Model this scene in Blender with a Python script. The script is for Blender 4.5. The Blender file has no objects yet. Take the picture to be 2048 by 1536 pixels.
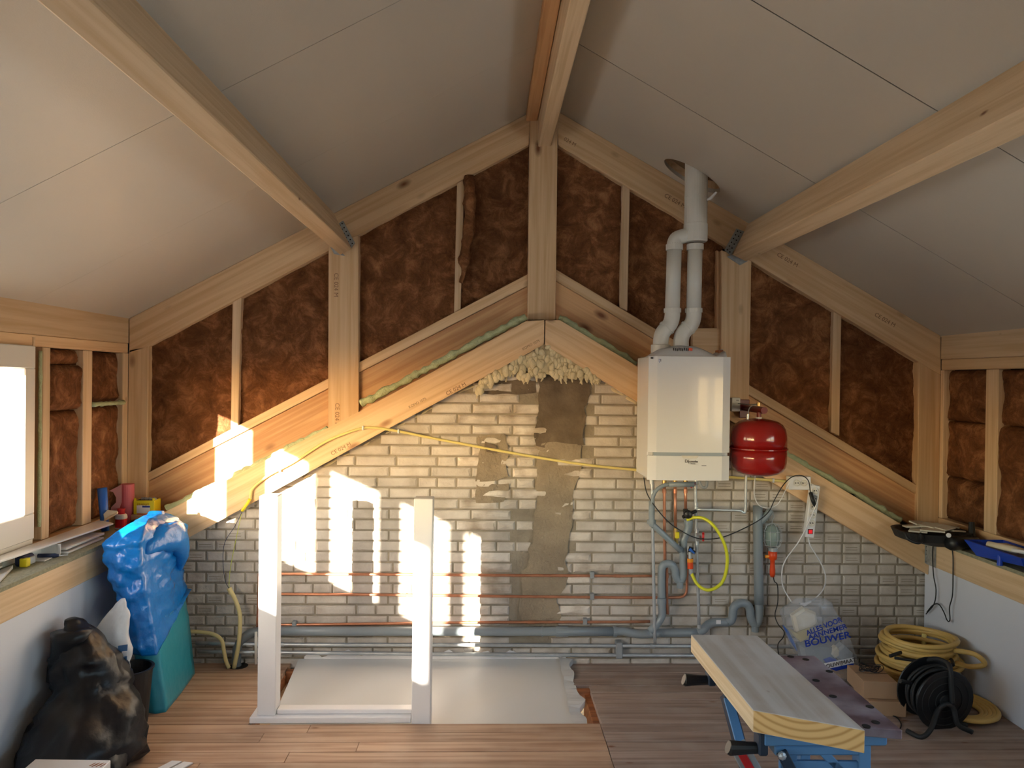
import bpy, bmesh, math, random
from mathutils import Vector as V, Matrix, noise
random.seed(7)
S = bpy.context.scene
COL = S.collection
PI = math.pi
# ------------------------------------------------------------------ camera
F = 1500.0; H = 1.6
Yc = V((-49, 11, -F)).normalized()
_r = math.radians(.7)
Z0 = V((math.sin(_r), math.cos(_r), 0))
Zc = (Z0 - Yc * Z0.dot(Yc)).normalized()
Xc = Yc.cross(Zc)
RM = Matrix((Xc, Yc, Zc))
cam = bpy.data.cameras.new('camera'); cam.sensor_width = 36; cam.sensor_fit = 'HORIZONTAL'
cam.lens = F / 2048 * 36; cam.clip_start = .05; cam.clip_end = 500
co = bpy.data.objects.new('camera', cam); COL.objects.link(co)
co.matrix_world = Matrix.Translation((0, 0, H)) @ RM.to_4x4()
S.camera = co
# ------------------------------------------------------------------ sky, sun, exposure
w = bpy.data.worlds.new('world'); S.world = w; w.use_nodes = True
nt = w.node_tree; nt.nodes.clear()
sky = nt.nodes.new('ShaderNodeTexSky'); sky.sky_type = 'NISHITA'; sky.sun_disc = False
sky.sun_elevation = math.radians(14); sky.sun_rotation = math.radians(205)
bg = nt.nodes.new('ShaderNodeBackground'); bg.inputs[1].default_value = 1.75
wo = nt.nodes.new('ShaderNodeOutputWorld')
nt.links.new(sky.outputs[0], bg.inputs[0]); nt.links.new(bg.outputs[0], wo.inputs[0])
sun = bpy.data.lights.new('sun', 'SUN'); sun.energy = 46; sun.angle = math.radians(.6); sun.color = (1, .90, .76)
so = bpy.data.objects.new('sun', sun); COL.objects.link(so)
so.rotation_euler = V((.47, 1.0, -.212)).to_track_quat('-Z', 'Y').to_euler()
so.location = (-8, -10, 6)
S.view_settings.view_transform = 'Standard'; S.view_settings.look = 'None'
S.view_settings.exposure = 0.0; S.view_settings.gamma = 1; S.view_settings.use_curve_mapping = False
# daylight of the window openings: portals only steer the sampling of the sky
def portal(loc, rot, sx, sy):
    l = bpy.data.lights.new('sky_portal', 'AREA'); l.shape = 'RECTANGLE'; l.size = sx; l.size_y = sy
    l.cycles.is_portal = True
    o = bpy.data.objects.new('sky_portal', l); COL.objects.link(o); o.location = loc; o.rotation_euler = rot
portal((-2.16, 1.5, 1.32), (0, -PI/2, 0), .75, 3.9)
portal((2.86, .2, 1.32), (0, PI/2, 0), .75, 4.2)

# ------------------------------------------------------------------ helpers
def ray(px, py):
    return RM @ V((px - 1024, -(py - 768), -F))
def P(px, py, Y=None, X=None, Z=None):
    d = ray(px, py)
    t = Y / d.y if Y is not None else X / d.x if X is not None else (Z - H) / d.z
    return V((0, 0, H)) + d * t
def link(name, me, mat=None, parent=None, loc=None, rot=None, smooth=False):
    o = bpy.data.objects.new(name, me); COL.objects.link(o)
    if mat is not None: me.materials.append(mat)
    if parent is not None: o.parent = parent
    if loc is not None: o.location = loc
    if rot is not None: o.rotation_euler = rot
    if smooth and me is not None:
        for p in me.polygons: p.use_smooth = True
    return o
def obj(name, bm, mat, parent=None, smooth=False, loc=None, rot=None, mats=None, recalc=True):
    if recalc: bmesh.ops.recalc_face_normals(bm, faces=bm.faces)
    me = bpy.data.meshes.new(name); bm.to_mesh(me); bm.free()
    o = link(name, me, mat, parent, loc, rot, smooth)
    for m in (mats or []): me.materials.append(m)
    return o
def thing(name, label, cat, group=None, loc=(0, 0, 0)):
    o = bpy.data.objects.new(name, None); COL.objects.link(o); o.location = loc; o.empty_display_size = .05
    o['label'] = label; o['category'] = cat
    if group: o['group'] = group
    return o
def tag(o, label, cat, group=None):
    o['label'] = label; o['category'] = cat
    if group: o['group'] = group
    return o
def struct(o): o['kind'] = 'structure'; return o
def stuff(o): o['kind'] = 'stuff'; return o
def setbase(root, loc):
    """move an empty to its base, keeping children where they stand"""
    loc = V(loc); d = loc - root.location
    root.location = loc
    for c in root.children: c.location = V(c.location) - d
def box(bm, lo, hi, bev=0):
    x0, y0, z0 = lo; x1, y1, z1 = hi
    vs = [bm.verts.new(p) for p in ((x0,y0,z0),(x1,y0,z0),(x1,y1,z0),(x0,y1,z0),(x0,y0,z1),(x1,y0,z1),(x1,y1,z1),(x0,y1,z1))]
    fs = [bm.faces.new([vs[i] for i in q]) for q in ((0,3,2,1),(4,5,6,7),(0,1,5,4),(1,2,6,5),(2,3,7,6),(3,0,4,7))]
    if bev:
        es = list({e for f in fs for e in f.edges})
        bmesh.ops.bevel(bm, geom=es, offset=bev, segments=1, affect='EDGES', clamp_overlap=True)
    return vs
def prism(bm, pts, off, bev=0):
    a = [bm.verts.new(p) for p in pts]; b = [bm.verts.new(V(p) + V(off)) for p in pts]
    n = len(a); fs = [bm.faces.new(a), bm.faces.new(b[::-1])]
    for i in range(n): fs.append(bm.faces.new((a[i], b[i], b[(i+1) % n], a[(i+1) % n])))
    if bev:
        es = list({e for f in fs for e in f.edges})
        bmesh.ops.bevel(bm, geom=es, offset=bev, segments=1, affect='EDGES', clamp_overlap=True)
def cr(pts, n=6):
    """catmull-rom through points"""
    pts = [V(p) for p in pts]
    if len(pts) < 3: return pts
    q = [pts[0]*2 - pts[1]] + pts + [pts[-1]*2 - pts[-2]]
    out = []
    for i in range(1, len(q) - 2):
        p0, p1, p2, p3 = q[i-1], q[i], q[i+1], q[i+2]
        for k in range(n):
            t = k / n
            out.append(.5*((2*p1)+(p2-p0)*t+(2*p0-5*p1+4*p2-p3)*t*t+(3*p1-p0-3*p2+p3)*t*t*t))
    out.append(pts[-1]); return out
def tube(bm, pts, r, seg=8, cap=True, closed=False):
    pts = [V(p) for p in pts]; n = len(pts)
    rs = r if isinstance(r, (list, tuple)) else [r]*n
    up = None; rings = []
    for i, p in enumerate(pts):
        if closed: t = (pts[(i+1) % n] - pts[i-1])
        else: t = pts[min(i+1, n-1)] - pts[max(i-1, 0)]
        if t.length < 1e-9: t = V((0, 0, 1))
        t.normalize()
        if up is None:
            up = t.orthogonal().normalized()
        else:
            up = (up - t*up.dot(t))
            up = up.normalized() if up.length > 1e-6 else t.orthogonal().normalized()
        s = t.cross(up)
        rings.append([bm.verts.new(p + (up*math.cos(2*PI*k/seg) + s*math.sin(2*PI*k/seg))*rs[i]) for k in range(seg)])
    m = n if closed else n-1
    for i in range(m):
        a, b = rings[i], rings[(i+1) % n]
        for k in range(seg): bm.faces.new((a[k], a[(k+1) % seg], b[(k+1) % seg], b[k]))
    if cap and not closed:
        bm.faces.new(rings[0][::-1]); bm.faces.new(rings[-1])
    return rings
def lathe(bm, prof, seg=20, axis=(0, 0, 1), at=(0, 0, 0)):
    """prof: list of (radius, height)"""
    q = V((0, 0, 1)).rotation_difference(V(axis)); at = V(at); rings = []
    for r, h in prof:
        rings.append([bm.verts.new(at + q @ V((r*math.cos(2*PI*k/seg), r*math.sin(2*PI*k/seg), h))) for k in range(seg)])
    for a, b in zip(rings, rings[1:]):
        for k in range(seg): bm.faces.new((a[k], a[(k+1) % seg], b[(k+1) % seg], b[k]))
    bm.faces.new(rings[0][::-1]); bm.faces.new(rings[-1])
def grid_poly(bm, poly, cell, fn):
    """convex polygon in (u,v) filled with a grid, mapped by fn(u,v)->point"""
    us = [p[0] for p in poly]; vs_ = [p[1] for p in poly]
    nu = max(1, int((max(us)-min(us))/cell)); nv = max(1, int((max(vs_)-min(vs_))/cell))
    g = bmesh.new()
    G = [[g.verts.new((min(us)+(max(us)-min(us))*i/nu, min(vs_)+(max(vs_)-min(vs_))*j/nv, 0)) for j in range(nv+1)] for i in range(nu+1)]
    for i in range(nu):
        for j in range(nv): g.faces.new((G[i][j], G[i+1][j], G[i+1][j+1], G[i][j+1]))
    c = V((sum(us)/len(us), sum(vs_)/len(vs_), 0))
    for i in range(len(poly)):
        a = V((*poly[i], 0)); b = V((*poly[(i+1) % len(poly)], 0)); nn = V((b.y-a.y, a.x-b.x, 0))
        if nn.dot(c-a) > 0: nn = -nn
        bmesh.ops.bisect_plane(g, geom=g.verts[:]+g.edges[:]+g.faces[:], plane_co=a, plane_no=nn, clear_outer=True)
    m = {}
    for v in g.verts: m[v] = bm.verts.new(fn(v.co.x, v.co.y))
    for f in g.faces:
        try: bm.faces.new([m[v] for v in f.verts])
        except ValueError: pass
    g.free()
def loft(bm, rings, cap=True):
    R = [[bm.verts.new(p) for p in r] for r in rings]; n = len(R[0])
    for a, b in zip(R, R[1:]):
        for k in range(n): bm.faces.new((a[k], a[(k+1) % n], b[(k+1) % n], b[k]))
    if cap: bm.faces.new(R[0][::-1]); bm.faces.new(R[-1])
def N(p, s=1.0, seed=0): return noise.noise(V(p)*s + V((seed*7.3, seed*3.1, seed*1.7)))
def text(name, body, size, mat, loc, rot, parent=None, ext=.0006, align='CENTER', xs=1.0):
    c = bpy.data.curves.new(name, 'FONT'); c.body = body; c.size = size; c.extrude = ext; c.align_x = align; c.align_y = 'CENTER'
    t = bpy.data.objects.new(name, c); COL.objects.link(t)
    dg = bpy.context.evaluated_depsgraph_get(); me = bpy.data.meshes.new_from_object(t.evaluated_get(dg))
    bpy.data.objects.remove(t); me.name = name; me.materials.clear()
    o = link(name, me, mat, parent, loc, rot); o.scale = (xs, 1, 1)
    return o
# ------------------------------------------------------------------ materials
def srgb(r, g, b):
    f = lambda c: (c/255/12.92) if c/255 <= .04045 else ((c/255+.055)/1.055)**2.4
    return (f(r), f(g), f(b), 1)
def mat(name, col, rough=.5, metal=0, spec=.5, bump=0, bscale=60, var=0, vscale=8, coat=0):
    m = bpy.data.materials.new(name); m.use_nodes = True; t = m.node_tree; b = t.nodes['Principled BSDF']
    b.inputs['Roughness'].default_value = rough; b.inputs['Metallic'].default_value = metal
    b.inputs['Specular IOR Level'].default_value = spec; b.inputs['Coat Weight'].default_value = coat
    c = srgb(*col); b.inputs['Base Color'].default_value = c
    tc = t.nodes.new('ShaderNodeTexCoord')
    if var:
        nz = t.nodes.new('ShaderNodeTexNoise'); nz.inputs['Scale'].default_value = vscale; nz.inputs['Detail'].default_value = 5
        t.links.new(tc.outputs['Object'], nz.inputs['Vector'])
        rp = t.nodes.new('ShaderNodeMapRange'); rp.inputs[1].default_value = .3; rp.inputs[2].default_value = .7
        rp.inputs[3].default_value = 1-var; rp.inputs[4].default_value = 1+var*.4
        mx = t.nodes.new('ShaderNodeMix'); mx.data_type = 'RGBA'; mx.blend_type = 'MULTIPLY'; mx.inputs[0].default_value = 1
        mx.inputs[6].default_value = c; t.links.new(nz.outputs[0], rp.inputs[0]); t.links.new(rp.outputs[0], mx.inputs[7])
        t.links.new(mx.outputs[2], b.inputs['Base Color'])
    if bump:
        n2 = t.nodes.new('ShaderNodeTexNoise'); n2.inputs['Scale'].default_value = bscale; n2.inputs['Detail'].default_value = 6
        t.links.new(tc.outputs['Object'], n2.inputs['Vector'])
        bp = t.nodes.new('ShaderNodeBump'); bp.inputs['Strength'].default_value = bump; bp.inputs['Distance'].default_value = .01
        t.links.new(n2.outputs[0], bp.inputs['Height']); t.links.new(bp.outputs[0], b.inputs['Normal'])
    return m
def wood(name, c1, c2, knot=(120, 70, 35), kn=.075, rough=.6, gy=26, gx=.9, contrast=1.0, dirt=None, bump=.15):
    """grain runs along the object's local X"""
    m = bpy.data.materials.new(name); m.use_nodes = True; t = m.node_tree; b = t.nodes['Principled BSDF']; L = t.links.new
    b.inputs['Roughness'].default_value = rough
    tc = t.nodes.new('ShaderNodeTexCoord'); oi = t.nodes.new('ShaderNodeObjectInfo')
    ad = t.nodes.new('ShaderNodeVectorMath'); ad.operation = 'ADD'
    sc = t.nodes.new('ShaderNodeVectorMath'); sc.operation = 'SCALE'; sc.inputs[0].default_value = (31, 17, 23)
    L(oi.outputs['Random'], sc.inputs['Scale']); L(tc.outputs['Object'], ad.inputs[0]); L(sc.outputs[0], ad.inputs[1])
    mp = t.nodes.new('ShaderNodeMapping'); mp.inputs['Scale'].default_value = (gx, gy, gy); L(ad.outputs[0], mp.inputs[0])
    nz = t.nodes.new('ShaderNodeTexNoise'); nz.inputs['Scale'].default_value = 1.6; nz.inputs['Detail'].default_value = 7; nz.inputs['Distortion'].default_value = .35
    L(mp.outputs[0], nz.inputs['Vector'])
    cr_ = t.nodes.new('ShaderNodeValToRGB'); cr_.color_ramp.elements[0].position = .36; cr_.color_ramp.elements[1].position = .60
    a, c = srgb(*c2), srgb(*c1)
    cr_.color_ramp.elements[0].color = tuple(a[i]*contrast + c[i]*(1-contrast) for i in range(3)) + (1,)
    cr_.color_ramp.elements[1].color = c
    L(nz.outputs[0], cr_.inputs[0])
    # knots
    mk = t.nodes.new('ShaderNodeMapping'); mk.inputs['Scale'].default_value = (2.6, 5.5, 5.5); L(ad.outputs[0], mk.inputs[0])
    vo = t.nodes.new('ShaderNodeTexVoronoi'); vo.inputs['Scale'].default_value = 1.0; L(mk.outputs[0], vo.inputs['Vector'])
    kr = t.nodes.new('ShaderNodeMapRange'); kr.inputs[1].default_value = kn*.5; kr.inputs[2].default_value = kn*1.9; kr.inputs[3].default_value = 1; kr.inputs[4].default_value = 0
    L(vo.outputs['Distance'], kr.inputs[0])
    mx = t.nodes.new('ShaderNodeMix'); mx.data_type = 'RGBA'; mx.inputs[7].default_value = srgb(*knot)
    L(kr.outputs[0], mx.inputs[0]); L(cr_.outputs[0], mx.inputs[6])
    out = mx.outputs[2]
    # per piece tone
    mr = t.nodes.new('ShaderNodeMapRange'); mr.inputs[3].default_value = .86; mr.inputs[4].default_value = 1.08; L(oi.outputs['Random'], mr.inputs[0])
    m3 = t.nodes.new('ShaderNodeMix'); m3.data_type = 'RGBA'; m3.blend_type = 'MULTIPLY'; m3.inputs[0].default_value = 1
    L(out, m3.inputs[6]); L(mr.outputs[0], m3.inputs[7]); out = m3.outputs[2]
    if dirt:
        nd = t.nodes.new('ShaderNodeTexNoise'); nd.inputs['Scale'].default_value = 5; nd.inputs['Detail'].default_value = 8; L(ad.outputs[0], nd.inputs['Vector'])
        rd = t.nodes.new('ShaderNodeMapRange'); rd.inputs[1].default_value = .46; rd.inputs[2].default_value = .72; rd.inputs[4].default_value = dirt[1]; L(nd.outputs[0], rd.inputs[0])
        m4 = t.nodes.new('ShaderNodeMix'); m4.data_type = 'RGBA'; m4.inputs[7].default_value = srgb(*dirt[0]); L(rd.outputs[0], m4.inputs[0]); L(out, m4.inputs[6]); out = m4.outputs[2]
    L(out, b.inputs['Base Color'])
    bp = t.nodes.new('ShaderNodeBump'); bp.inputs['Strength'].default_value = bump; bp.inputs['Distance'].default_value = .004
    L(nz.outputs[0], bp.inputs['Height']); L(bp.outputs[0], b.inputs['Normal'])
    return m
M = {}
M['pine'] = wood('pine', (224, 190, 148), (208, 168, 124))
M['pine_red'] = wood('pine_red', (216, 170, 122), (190, 138, 92), contrast=.9)
M['pine_glue'] = wood('pine_glulam', (222, 192, 154), (206, 172, 130), kn=.03)
M['stud'] = wood('stud_pine', (224, 194, 158), (206, 172, 132), kn=.03)
M['floorL'] = wood('floor_old_pine', (194, 160, 132), (160, 124, 98), kn=.035, rough=.62, dirt=((205, 180, 155), .35), bump=.3)
M['floorR'] = wood('floor_old_pine_dusty', (170, 148, 134), (140, 118, 106), kn=.035, rough=.75, dirt=((185, 172, 160), .45), bump=.3)
M['oldwood'] = wood('old_joist', (170, 106, 62), (130, 76, 42), kn=.04)
M['ledge'] = wood('green_chipboard', (150, 146, 122), (128, 126, 104), kn=0, gy=60, gx=40, rough=.8)
M['plank_top'] = wood('weathered_timber', (204, 200, 198), (184, 174, 166), kn=.02, gy=16, dirt=((212, 212, 216), .6))
M['plank_side'] = wood('sawn_timber', (226, 200, 164), (204, 172, 130), kn=.02, gy=40)
M['plank_end'] = mat('timber_end_grain', (212, 172, 112), .7)
M['jaw'] = wood('purple_phenolic_board', (118, 98, 110), (92, 74, 84), kn=0, gy=8, gx=4, rough=.38, dirt=((190, 190, 205), .75))
def add_rings(m):
    t = m.node_tree; L = t.links.new; b = t.nodes['Principled BSDF']
    tc = t.nodes.new('ShaderNodeTexCoord'); mp = t.nodes.new('ShaderNodeMapping'); mp.inputs['Location'].default_value = (0, -.02, -.11)
    w_ = t.nodes.new('ShaderNodeTexWave'); w_.wave_type = 'RINGS'; w_.rings_direction = 'X'; w_.inputs['Scale'].default_value = 17; w_.inputs['Distortion'].default_value = .6
    L(tc.outputs['Object'], mp.inputs[0]); L(mp.outputs[0], w_.inputs[0])
    mx = t.nodes.new('ShaderNodeMix'); mx.data_type = 'RGBA'; mx.inputs[6].default_value = srgb(222, 184, 126); mx.inputs[7].default_value = srgb(188, 142, 84)
    pw = t.nodes.new('ShaderNodeMath'); pw.operation = 'POWER'; pw.inputs[1].default_value = 3; L(w_.outputs[1], pw.inputs[0])
    L(pw.outputs[0], mx.inputs[0]); L(mx.outputs[2], b.inputs['Base Color'])
add_rings(M['plank_end'])
M['ceil'] = mat('ceiling_board_white', (196, 187, 173), .42, bump=.06, bscale=220, var=.03, vscale=2)
M['deck'] = mat('roof_deck', (120, 90, 60), .8)
M['panel'] = mat('white_wall_panel', (224, 226, 234), .5, bump=.05, bscale=150, var=.03, vscale=2)
M['board_white'] = mat('plasterboard', (216, 216, 214), .4, bump=.04, bscale=90, var=.03, vscale=3)
M['paint'] = mat('white_paint', (232, 230, 230), .3, var=.02)
M['upvc'] = mat('window_frame_white', (226, 222, 212), .35)
M['mortar'] = mat('mortar', (150, 140, 124), .95, bump=.8, bscale=40, var=.25, vscale=10)
def brickmat(name, ca, cb):
    m = mat(name, ca, .9, bump=.6, bscale=45); t = m.node_tree; L = t.links.new; b = t.nodes['Principled BSDF']
    oi = t.nodes.new('ShaderNodeObjectInfo'); tc = t.nodes.new('ShaderNodeTexCoord')
    ge = t.nodes.new('ShaderNodeNewGeometry')
    nz = t.nodes.new('ShaderNodeTexNoise'); nz.inputs['Scale'].default_value = 9; nz.inputs['Detail'].default_value = 8; L(ge.outputs['Position'], nz.inputs['Vector'])
    mr = t.nodes.new('ShaderNodeMapRange'); mr.inputs[1].default_value = .32; mr.inputs[2].default_value = .62; L(nz.outputs[0], mr.inputs[0])
    mx = t.nodes.new('ShaderNodeMix'); mx.data_type = 'RGBA'; mx.inputs[6].default_value = srgb(*cb); mx.inputs[7].default_value = srgb(*ca)
    L(mr.outputs[0], mx.inputs[0])
    m2 = t.nodes.new('ShaderNodeMix'); m2.data_type = 'RGBA'; m2.blend_type = 'MULTIPLY'; m2.inputs[0].default_value = 1
    r2 = t.nodes.new('ShaderNodeMapRange'); r2.inputs[3].default_value = .84; r2.inputs[4].default_value = 1.08; L(oi.outputs['Random'], r2.inputs[0])
    L(mx.outputs[2], m2.inputs[6]); L(r2.outputs[0], m2.inputs[7]); L(m2.outputs[2], b.inputs['Base Color'])
    return m
M['brick'] = brickmat('sand_lime_brick', (204, 197, 188), (182, 173, 162))
M['brick_rough'] = brickmat('rough_brick', (222, 214, 204), (166, 152, 136))
M['render'] = mat('cement_render', (152, 138, 118), .95, bump=1.0, bscale=55, var=.3, vscale=6)
M['soot'] = mat('sooty_brick', (112, 98, 82), .95, bump=.8, bscale=30, var=.4, vscale=9)
def insul():
    m = bpy.data.materials.new('mineral_wool'); m.use_nodes = True; t = m.node_tree; L = t.links.new; b = t.nodes['Principled BSDF']
    b.inputs['Roughness'].default_value = .95; b.inputs['Specular IOR Level'].default_value = .15
    ge = t.nodes.new('ShaderNodeNewGeometry'); oi = t.nodes.new('ShaderNodeObjectInfo')
    n1 = t.nodes.new('ShaderNodeTexNoise'); n1.inputs['Scale'].default_value = 9; n1.inputs['Detail'].default_value = 10; n1.inputs['Distortion'].default_value = .55; n1.inputs['Roughness'].default_value = .72
    L(ge.outputs['Position'], n1.inputs['Vector'])
    r = t.nodes.new('ShaderNodeValToRGB'); e = r.color_ramp.elements
    e[0].position = .30; e[0].color = srgb(74, 46, 28); e[1].position = .70; e[1].color = srgb(168, 118, 80)
    k = r.color_ramp.elements.new(.5); k.color = srgb(116, 74, 46)
    L(n1.outputs[0], r.inputs[0])
    m2 = t.nodes.new('ShaderNodeMix'); m2.data_type = 'RGBA'; m2.blend_type = 'MULTIPLY'; m2.inputs[0].default_value = 1
    r2 = t.nodes.new('ShaderNodeMapRange'); r2.inputs[3].default_value = .85; r2.inputs[4].default_value = 1.15; L(oi.outputs['Random'], r2.inputs[0])
    L(r.outputs[0], m2.inputs[6]); L(r2.outputs[0], m2.inputs[7]); L(m2.outputs[2], b.inputs['Base Color'])
    n3 = t.nodes.new('ShaderNodeTexNoise'); n3.inputs['Scale'].default_value = 28; n3.inputs['Detail'].default_value = 8; n3.inputs['Distortion'].default_value = .8
    L(ge.outputs['Position'], n3.inputs['Vector'])
    bp = t.nodes.new('ShaderNodeBump'); bp.inputs['Strength'].default_value = .9; bp.inputs['Distance'].default_value = .02
    L(n3.outputs[0], bp.inputs['Height']); L(bp.outputs[0], b.inputs['Normal'])
    return m
M['wool'] = insul()
M['foam_green'] = mat('green_foam', (186, 194, 152), .85, bump=.6, bscale=80, var=.15, vscale=30)
M['foam_cream'] = mat('cream_foam', (214, 200, 164), .8, bump=.4, bscale=60, var=.1, vscale=20)
M['steel'] = mat('galvanised_steel', (196, 202, 206), .35, metal=.6, var=.15, vscale=20)
M['plate'] = mat('galvanised_plate', (168, 170, 168), .5, metal=.4, var=.3, vscale=40)
M['copper'] = mat('copper', (204, 142, 112), .35, metal=.65, var=.2, vscale=20)
M['brass'] = mat('brass', (200, 170, 110), .35, metal=.9)
M['pvc'] = mat('grey_pvc', (136, 146, 152), .3)
M['pvc_dark'] = mat('grey_pvc_old', (112, 120, 126), .35)
M['white_pvc'] = mat('white_pvc', (218, 214, 204), .35)
M['boiler'] = mat('boiler_enamel', (222, 224, 226), .16, coat=.3)
M['boiler_grey'] = mat('boiler_groove', (150, 162, 172), .4)
M['red'] = mat('red_enamel', (142, 22, 18), .18, coat=.4)
M['red_dark'] = mat('dark_red_bracket', (112, 24, 24), .4)
M['black'] = mat('black_plastic', (24, 25, 27), .42)
M['blackrub'] = mat('black_rubber', (36, 37, 38), .6, var=.3, vscale=20)
M['blackbag'] = mat('black_bin_liner', (22, 23, 28), .36, spec=.35, bump=.3, bscale=20)
M['yellow_hose'] = mat('yellow_hose', (214, 214, 40), .35)
M['cream_conduit'] = mat('cream_conduit', (212, 196, 140), .4)
M['yellow_conduit'] = mat('pale_yellow_conduit', (222, 206, 130), .4)
M['coil'] = mat('yellow_coil', (214, 178, 102), .45)
M['orange'] = mat('orange_plastic', (222, 74, 26), .35)
M['orange2'] = mat('orange_yellow_plastic', (236, 150, 30), .4)
M['redp'] = mat('red_plastic', (200, 36, 36), .35)
M['white'] = mat('white_plastic', (226, 226, 228), .35)
M['yellowp'] = mat('yellow_plastic', (226, 206, 30), .4)
M['blue_tray'] = mat('blue_tray', (24, 70, 190), .35)
M['bluep'] = mat('blue_plastic', (40, 100, 190), .4)
M['film'] = mat('bright_blue_film', (8, 118, 206), .24, bump=.8, bscale=20, coat=.3)
M['film2'] = mat('teal_pack_film', (44, 148, 170), .34, bump=.4, bscale=18, coat=.1)
M['bench_blue'] = mat('bench_blue_steel', (84, 128, 172), .4, var=.12, vscale=12)
M['bench_dark'] = mat('bench_dark_blue', (30, 44, 62), .5)
M['card'] = mat('cardboard', (176, 142, 110), .85, var=.08)
M['paper'] = mat('cream_paper', (226, 214, 188), .8, var=.08, vscale=20)
M['tile'] = mat('cream_tile', (206, 200, 184), .5, var=.1)
M['pink'] = mat('pink_paper', (214, 106, 112), .6, var=.06)
M['pinkl'] = mat('light_pink_paper', (216, 150, 146), .7)
M['ink'] = mat('ink', (52, 44, 44), .7)
M['pencil'] = mat('stamp_ink', (140, 104, 76), .8)
M['navy'] = mat('navy_print', (20, 52, 150), .5)
M['grey'] = mat('grey_fill', (150, 154, 156), .6, var=.2)
M['dark'] = mat('dark_gap', (30, 24, 20), .9)
M['ground'] = mat('outside_paving', (206, 206, 200), .9)
M['rear'] = mat('rear_wall_white', (205, 202, 196), .7)
M['wirey'] = mat('yellow_green_wire', (190, 200, 60), .5)
M['navywire'] = mat('blue_wire', (40, 48, 80), .5)
def clear(name, col, alpha, rough=.12):
    m = bpy.data.materials.new(name); m.use_nodes = True; t = m.node_tree; b = t.nodes['Principled BSDF']; L = t.links.new
    b.inputs['Base Color'].default_value = srgb(*col); b.inputs['Roughness'].default_value = rough
    tr = t.nodes.new('ShaderNodeBsdfTransparent'); mx = t.nodes.new('ShaderNodeMixShader'); mx.inputs[0].default_value = alpha
    L(tr.outputs[0], mx.inputs[1]); L(b.outputs[0], mx.inputs[2]); L(mx.outputs[0], t.nodes['Material Output'].inputs[0])
    tc = t.nodes.new('ShaderNodeTexCoord'); n2 = t.nodes.new('ShaderNodeTexNoise'); n2.inputs['Scale'].default_value = 24
    L(tc.outputs['Object'], n2.inputs['Vector']); bp = t.nodes.new('ShaderNodeBump'); bp.inputs['Strength'].default_value = .4; bp.inputs['Distance'].default_value = .01
    L(n2.outputs[0], bp.inputs['Height']); L(bp.outputs[0], b.inputs['Normal'])
    return m
M['film_clear'] = clear('clear_plastic_film', (205, 212, 222), .26)
M['milky'] = clear('milky_plastic', (224, 226, 230), .8, .25)
M['bulb'] = clear('grey_glass_dome', (150, 170, 165), .6, .05)
M['glass'] = clear('window_glass', (230, 240, 240), .05, .02)

# ------------------------------------------------------------------ layout constants
YB = 4.21      # brick face
YC = 4.15      # face of the lower sloping rafters
YF = 4.30      # face of the timber gable frame
YG = 4.33      # face of the wide board
YI = 4.345     # face of the wool
XL, XR = P(258, 637, YF).x, P(1882, 672, YF).x
KL, ZL = -1.85, .78    # left knee beam face, ledge height
KR, ZR = 2.49, .735
YR = -2.5      # rear wall
# roof planes
A1, B1 = P(258, 637, YF), P(1060, 225, YF)
A2, B2 = P(1882, 672, YF), P(1115, 222, YF)
s1 = (B1.z-A1.z)/(B1.x-A1.x); s2 = (B2.z-A2.z)/(B2.x-A2.x)
xr = (A2.z - A1.z + s1*A1.x - s2*A2.x)/(s1-s2); zr = A1.z + s1*(xr-A1.x)
def roofhit(px, py, left):
    d = ray(px, py); s, A = (s1, A1) if left else (s2, A2)
    t = (A.z - H - s*A.x)/(d.z - s*d.x); return V((0, 0, H)) + d*t

# ================================================================== FLOOR
fl = bmesh.new()
HX0, HX1, HY0 = -1.075, .52, 3.47
for (a, b, c, d) in ((-2.6, -2.6+.0, 0, 0),): pass
box(fl, (-2.2, YR, -.16), (2.9, HY0-.03, -.028)); box(fl, (-2.2, HY0-.03, -.16), (HX0-.03, 4.4, -.028)); box(fl, (HX1+.05, HY0-.03, -.16), (2.9, 4.4, -.028))
box(fl, (HX0-.03, HY0-.03, -.5), (HX1+.05, 4.4, -.30))
floor = struct(obj('floor', fl, M['dark']))
pw = .0865; y = HY0; rows = []
yy = HY0
while yy < 4.26: rows.append(yy); yy += pw
yy = HY0 - pw
while yy > YR: rows.append(yy); yy -= pw
XS = .545
nplank = 0
def plank(x0, x1, y0, right):
    bm = bmesh.new(); L_ = x1-x0; wd = pw - .0042
    box(bm, (0, 0, -.024), (L_, wd, 0), .0012)
    o = obj('floorboard', bm, M['floorR'] if right else M['floorL'], floor, loc=(x0, y0, random.uniform(-.0012, .0008)))
for y0 in rows:
    nearw = y0 + pw > 4.24
    if y0 >= HY0 - .001:
        plank(-2.16, HX0 + random.uniform(-.006, .006), y0, False)
        xs = HX1+.03 if y0 < 3.84 else .455
        plank(xs, 1.9, y0, True); plank(1.903, 2.6, y0, True)
    else:
        k = random.uniform(-1.2, -.3)
        if y0 > 2.2:
            plank(-2.16, k, y0, False); plank(k+.002, XS-.003, y0, False); plank(XS, 2.6, y0, True)
        else: plank(-2.16, XS-.003, y0, False); plank(XS, 2.6, y0, True)
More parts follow.
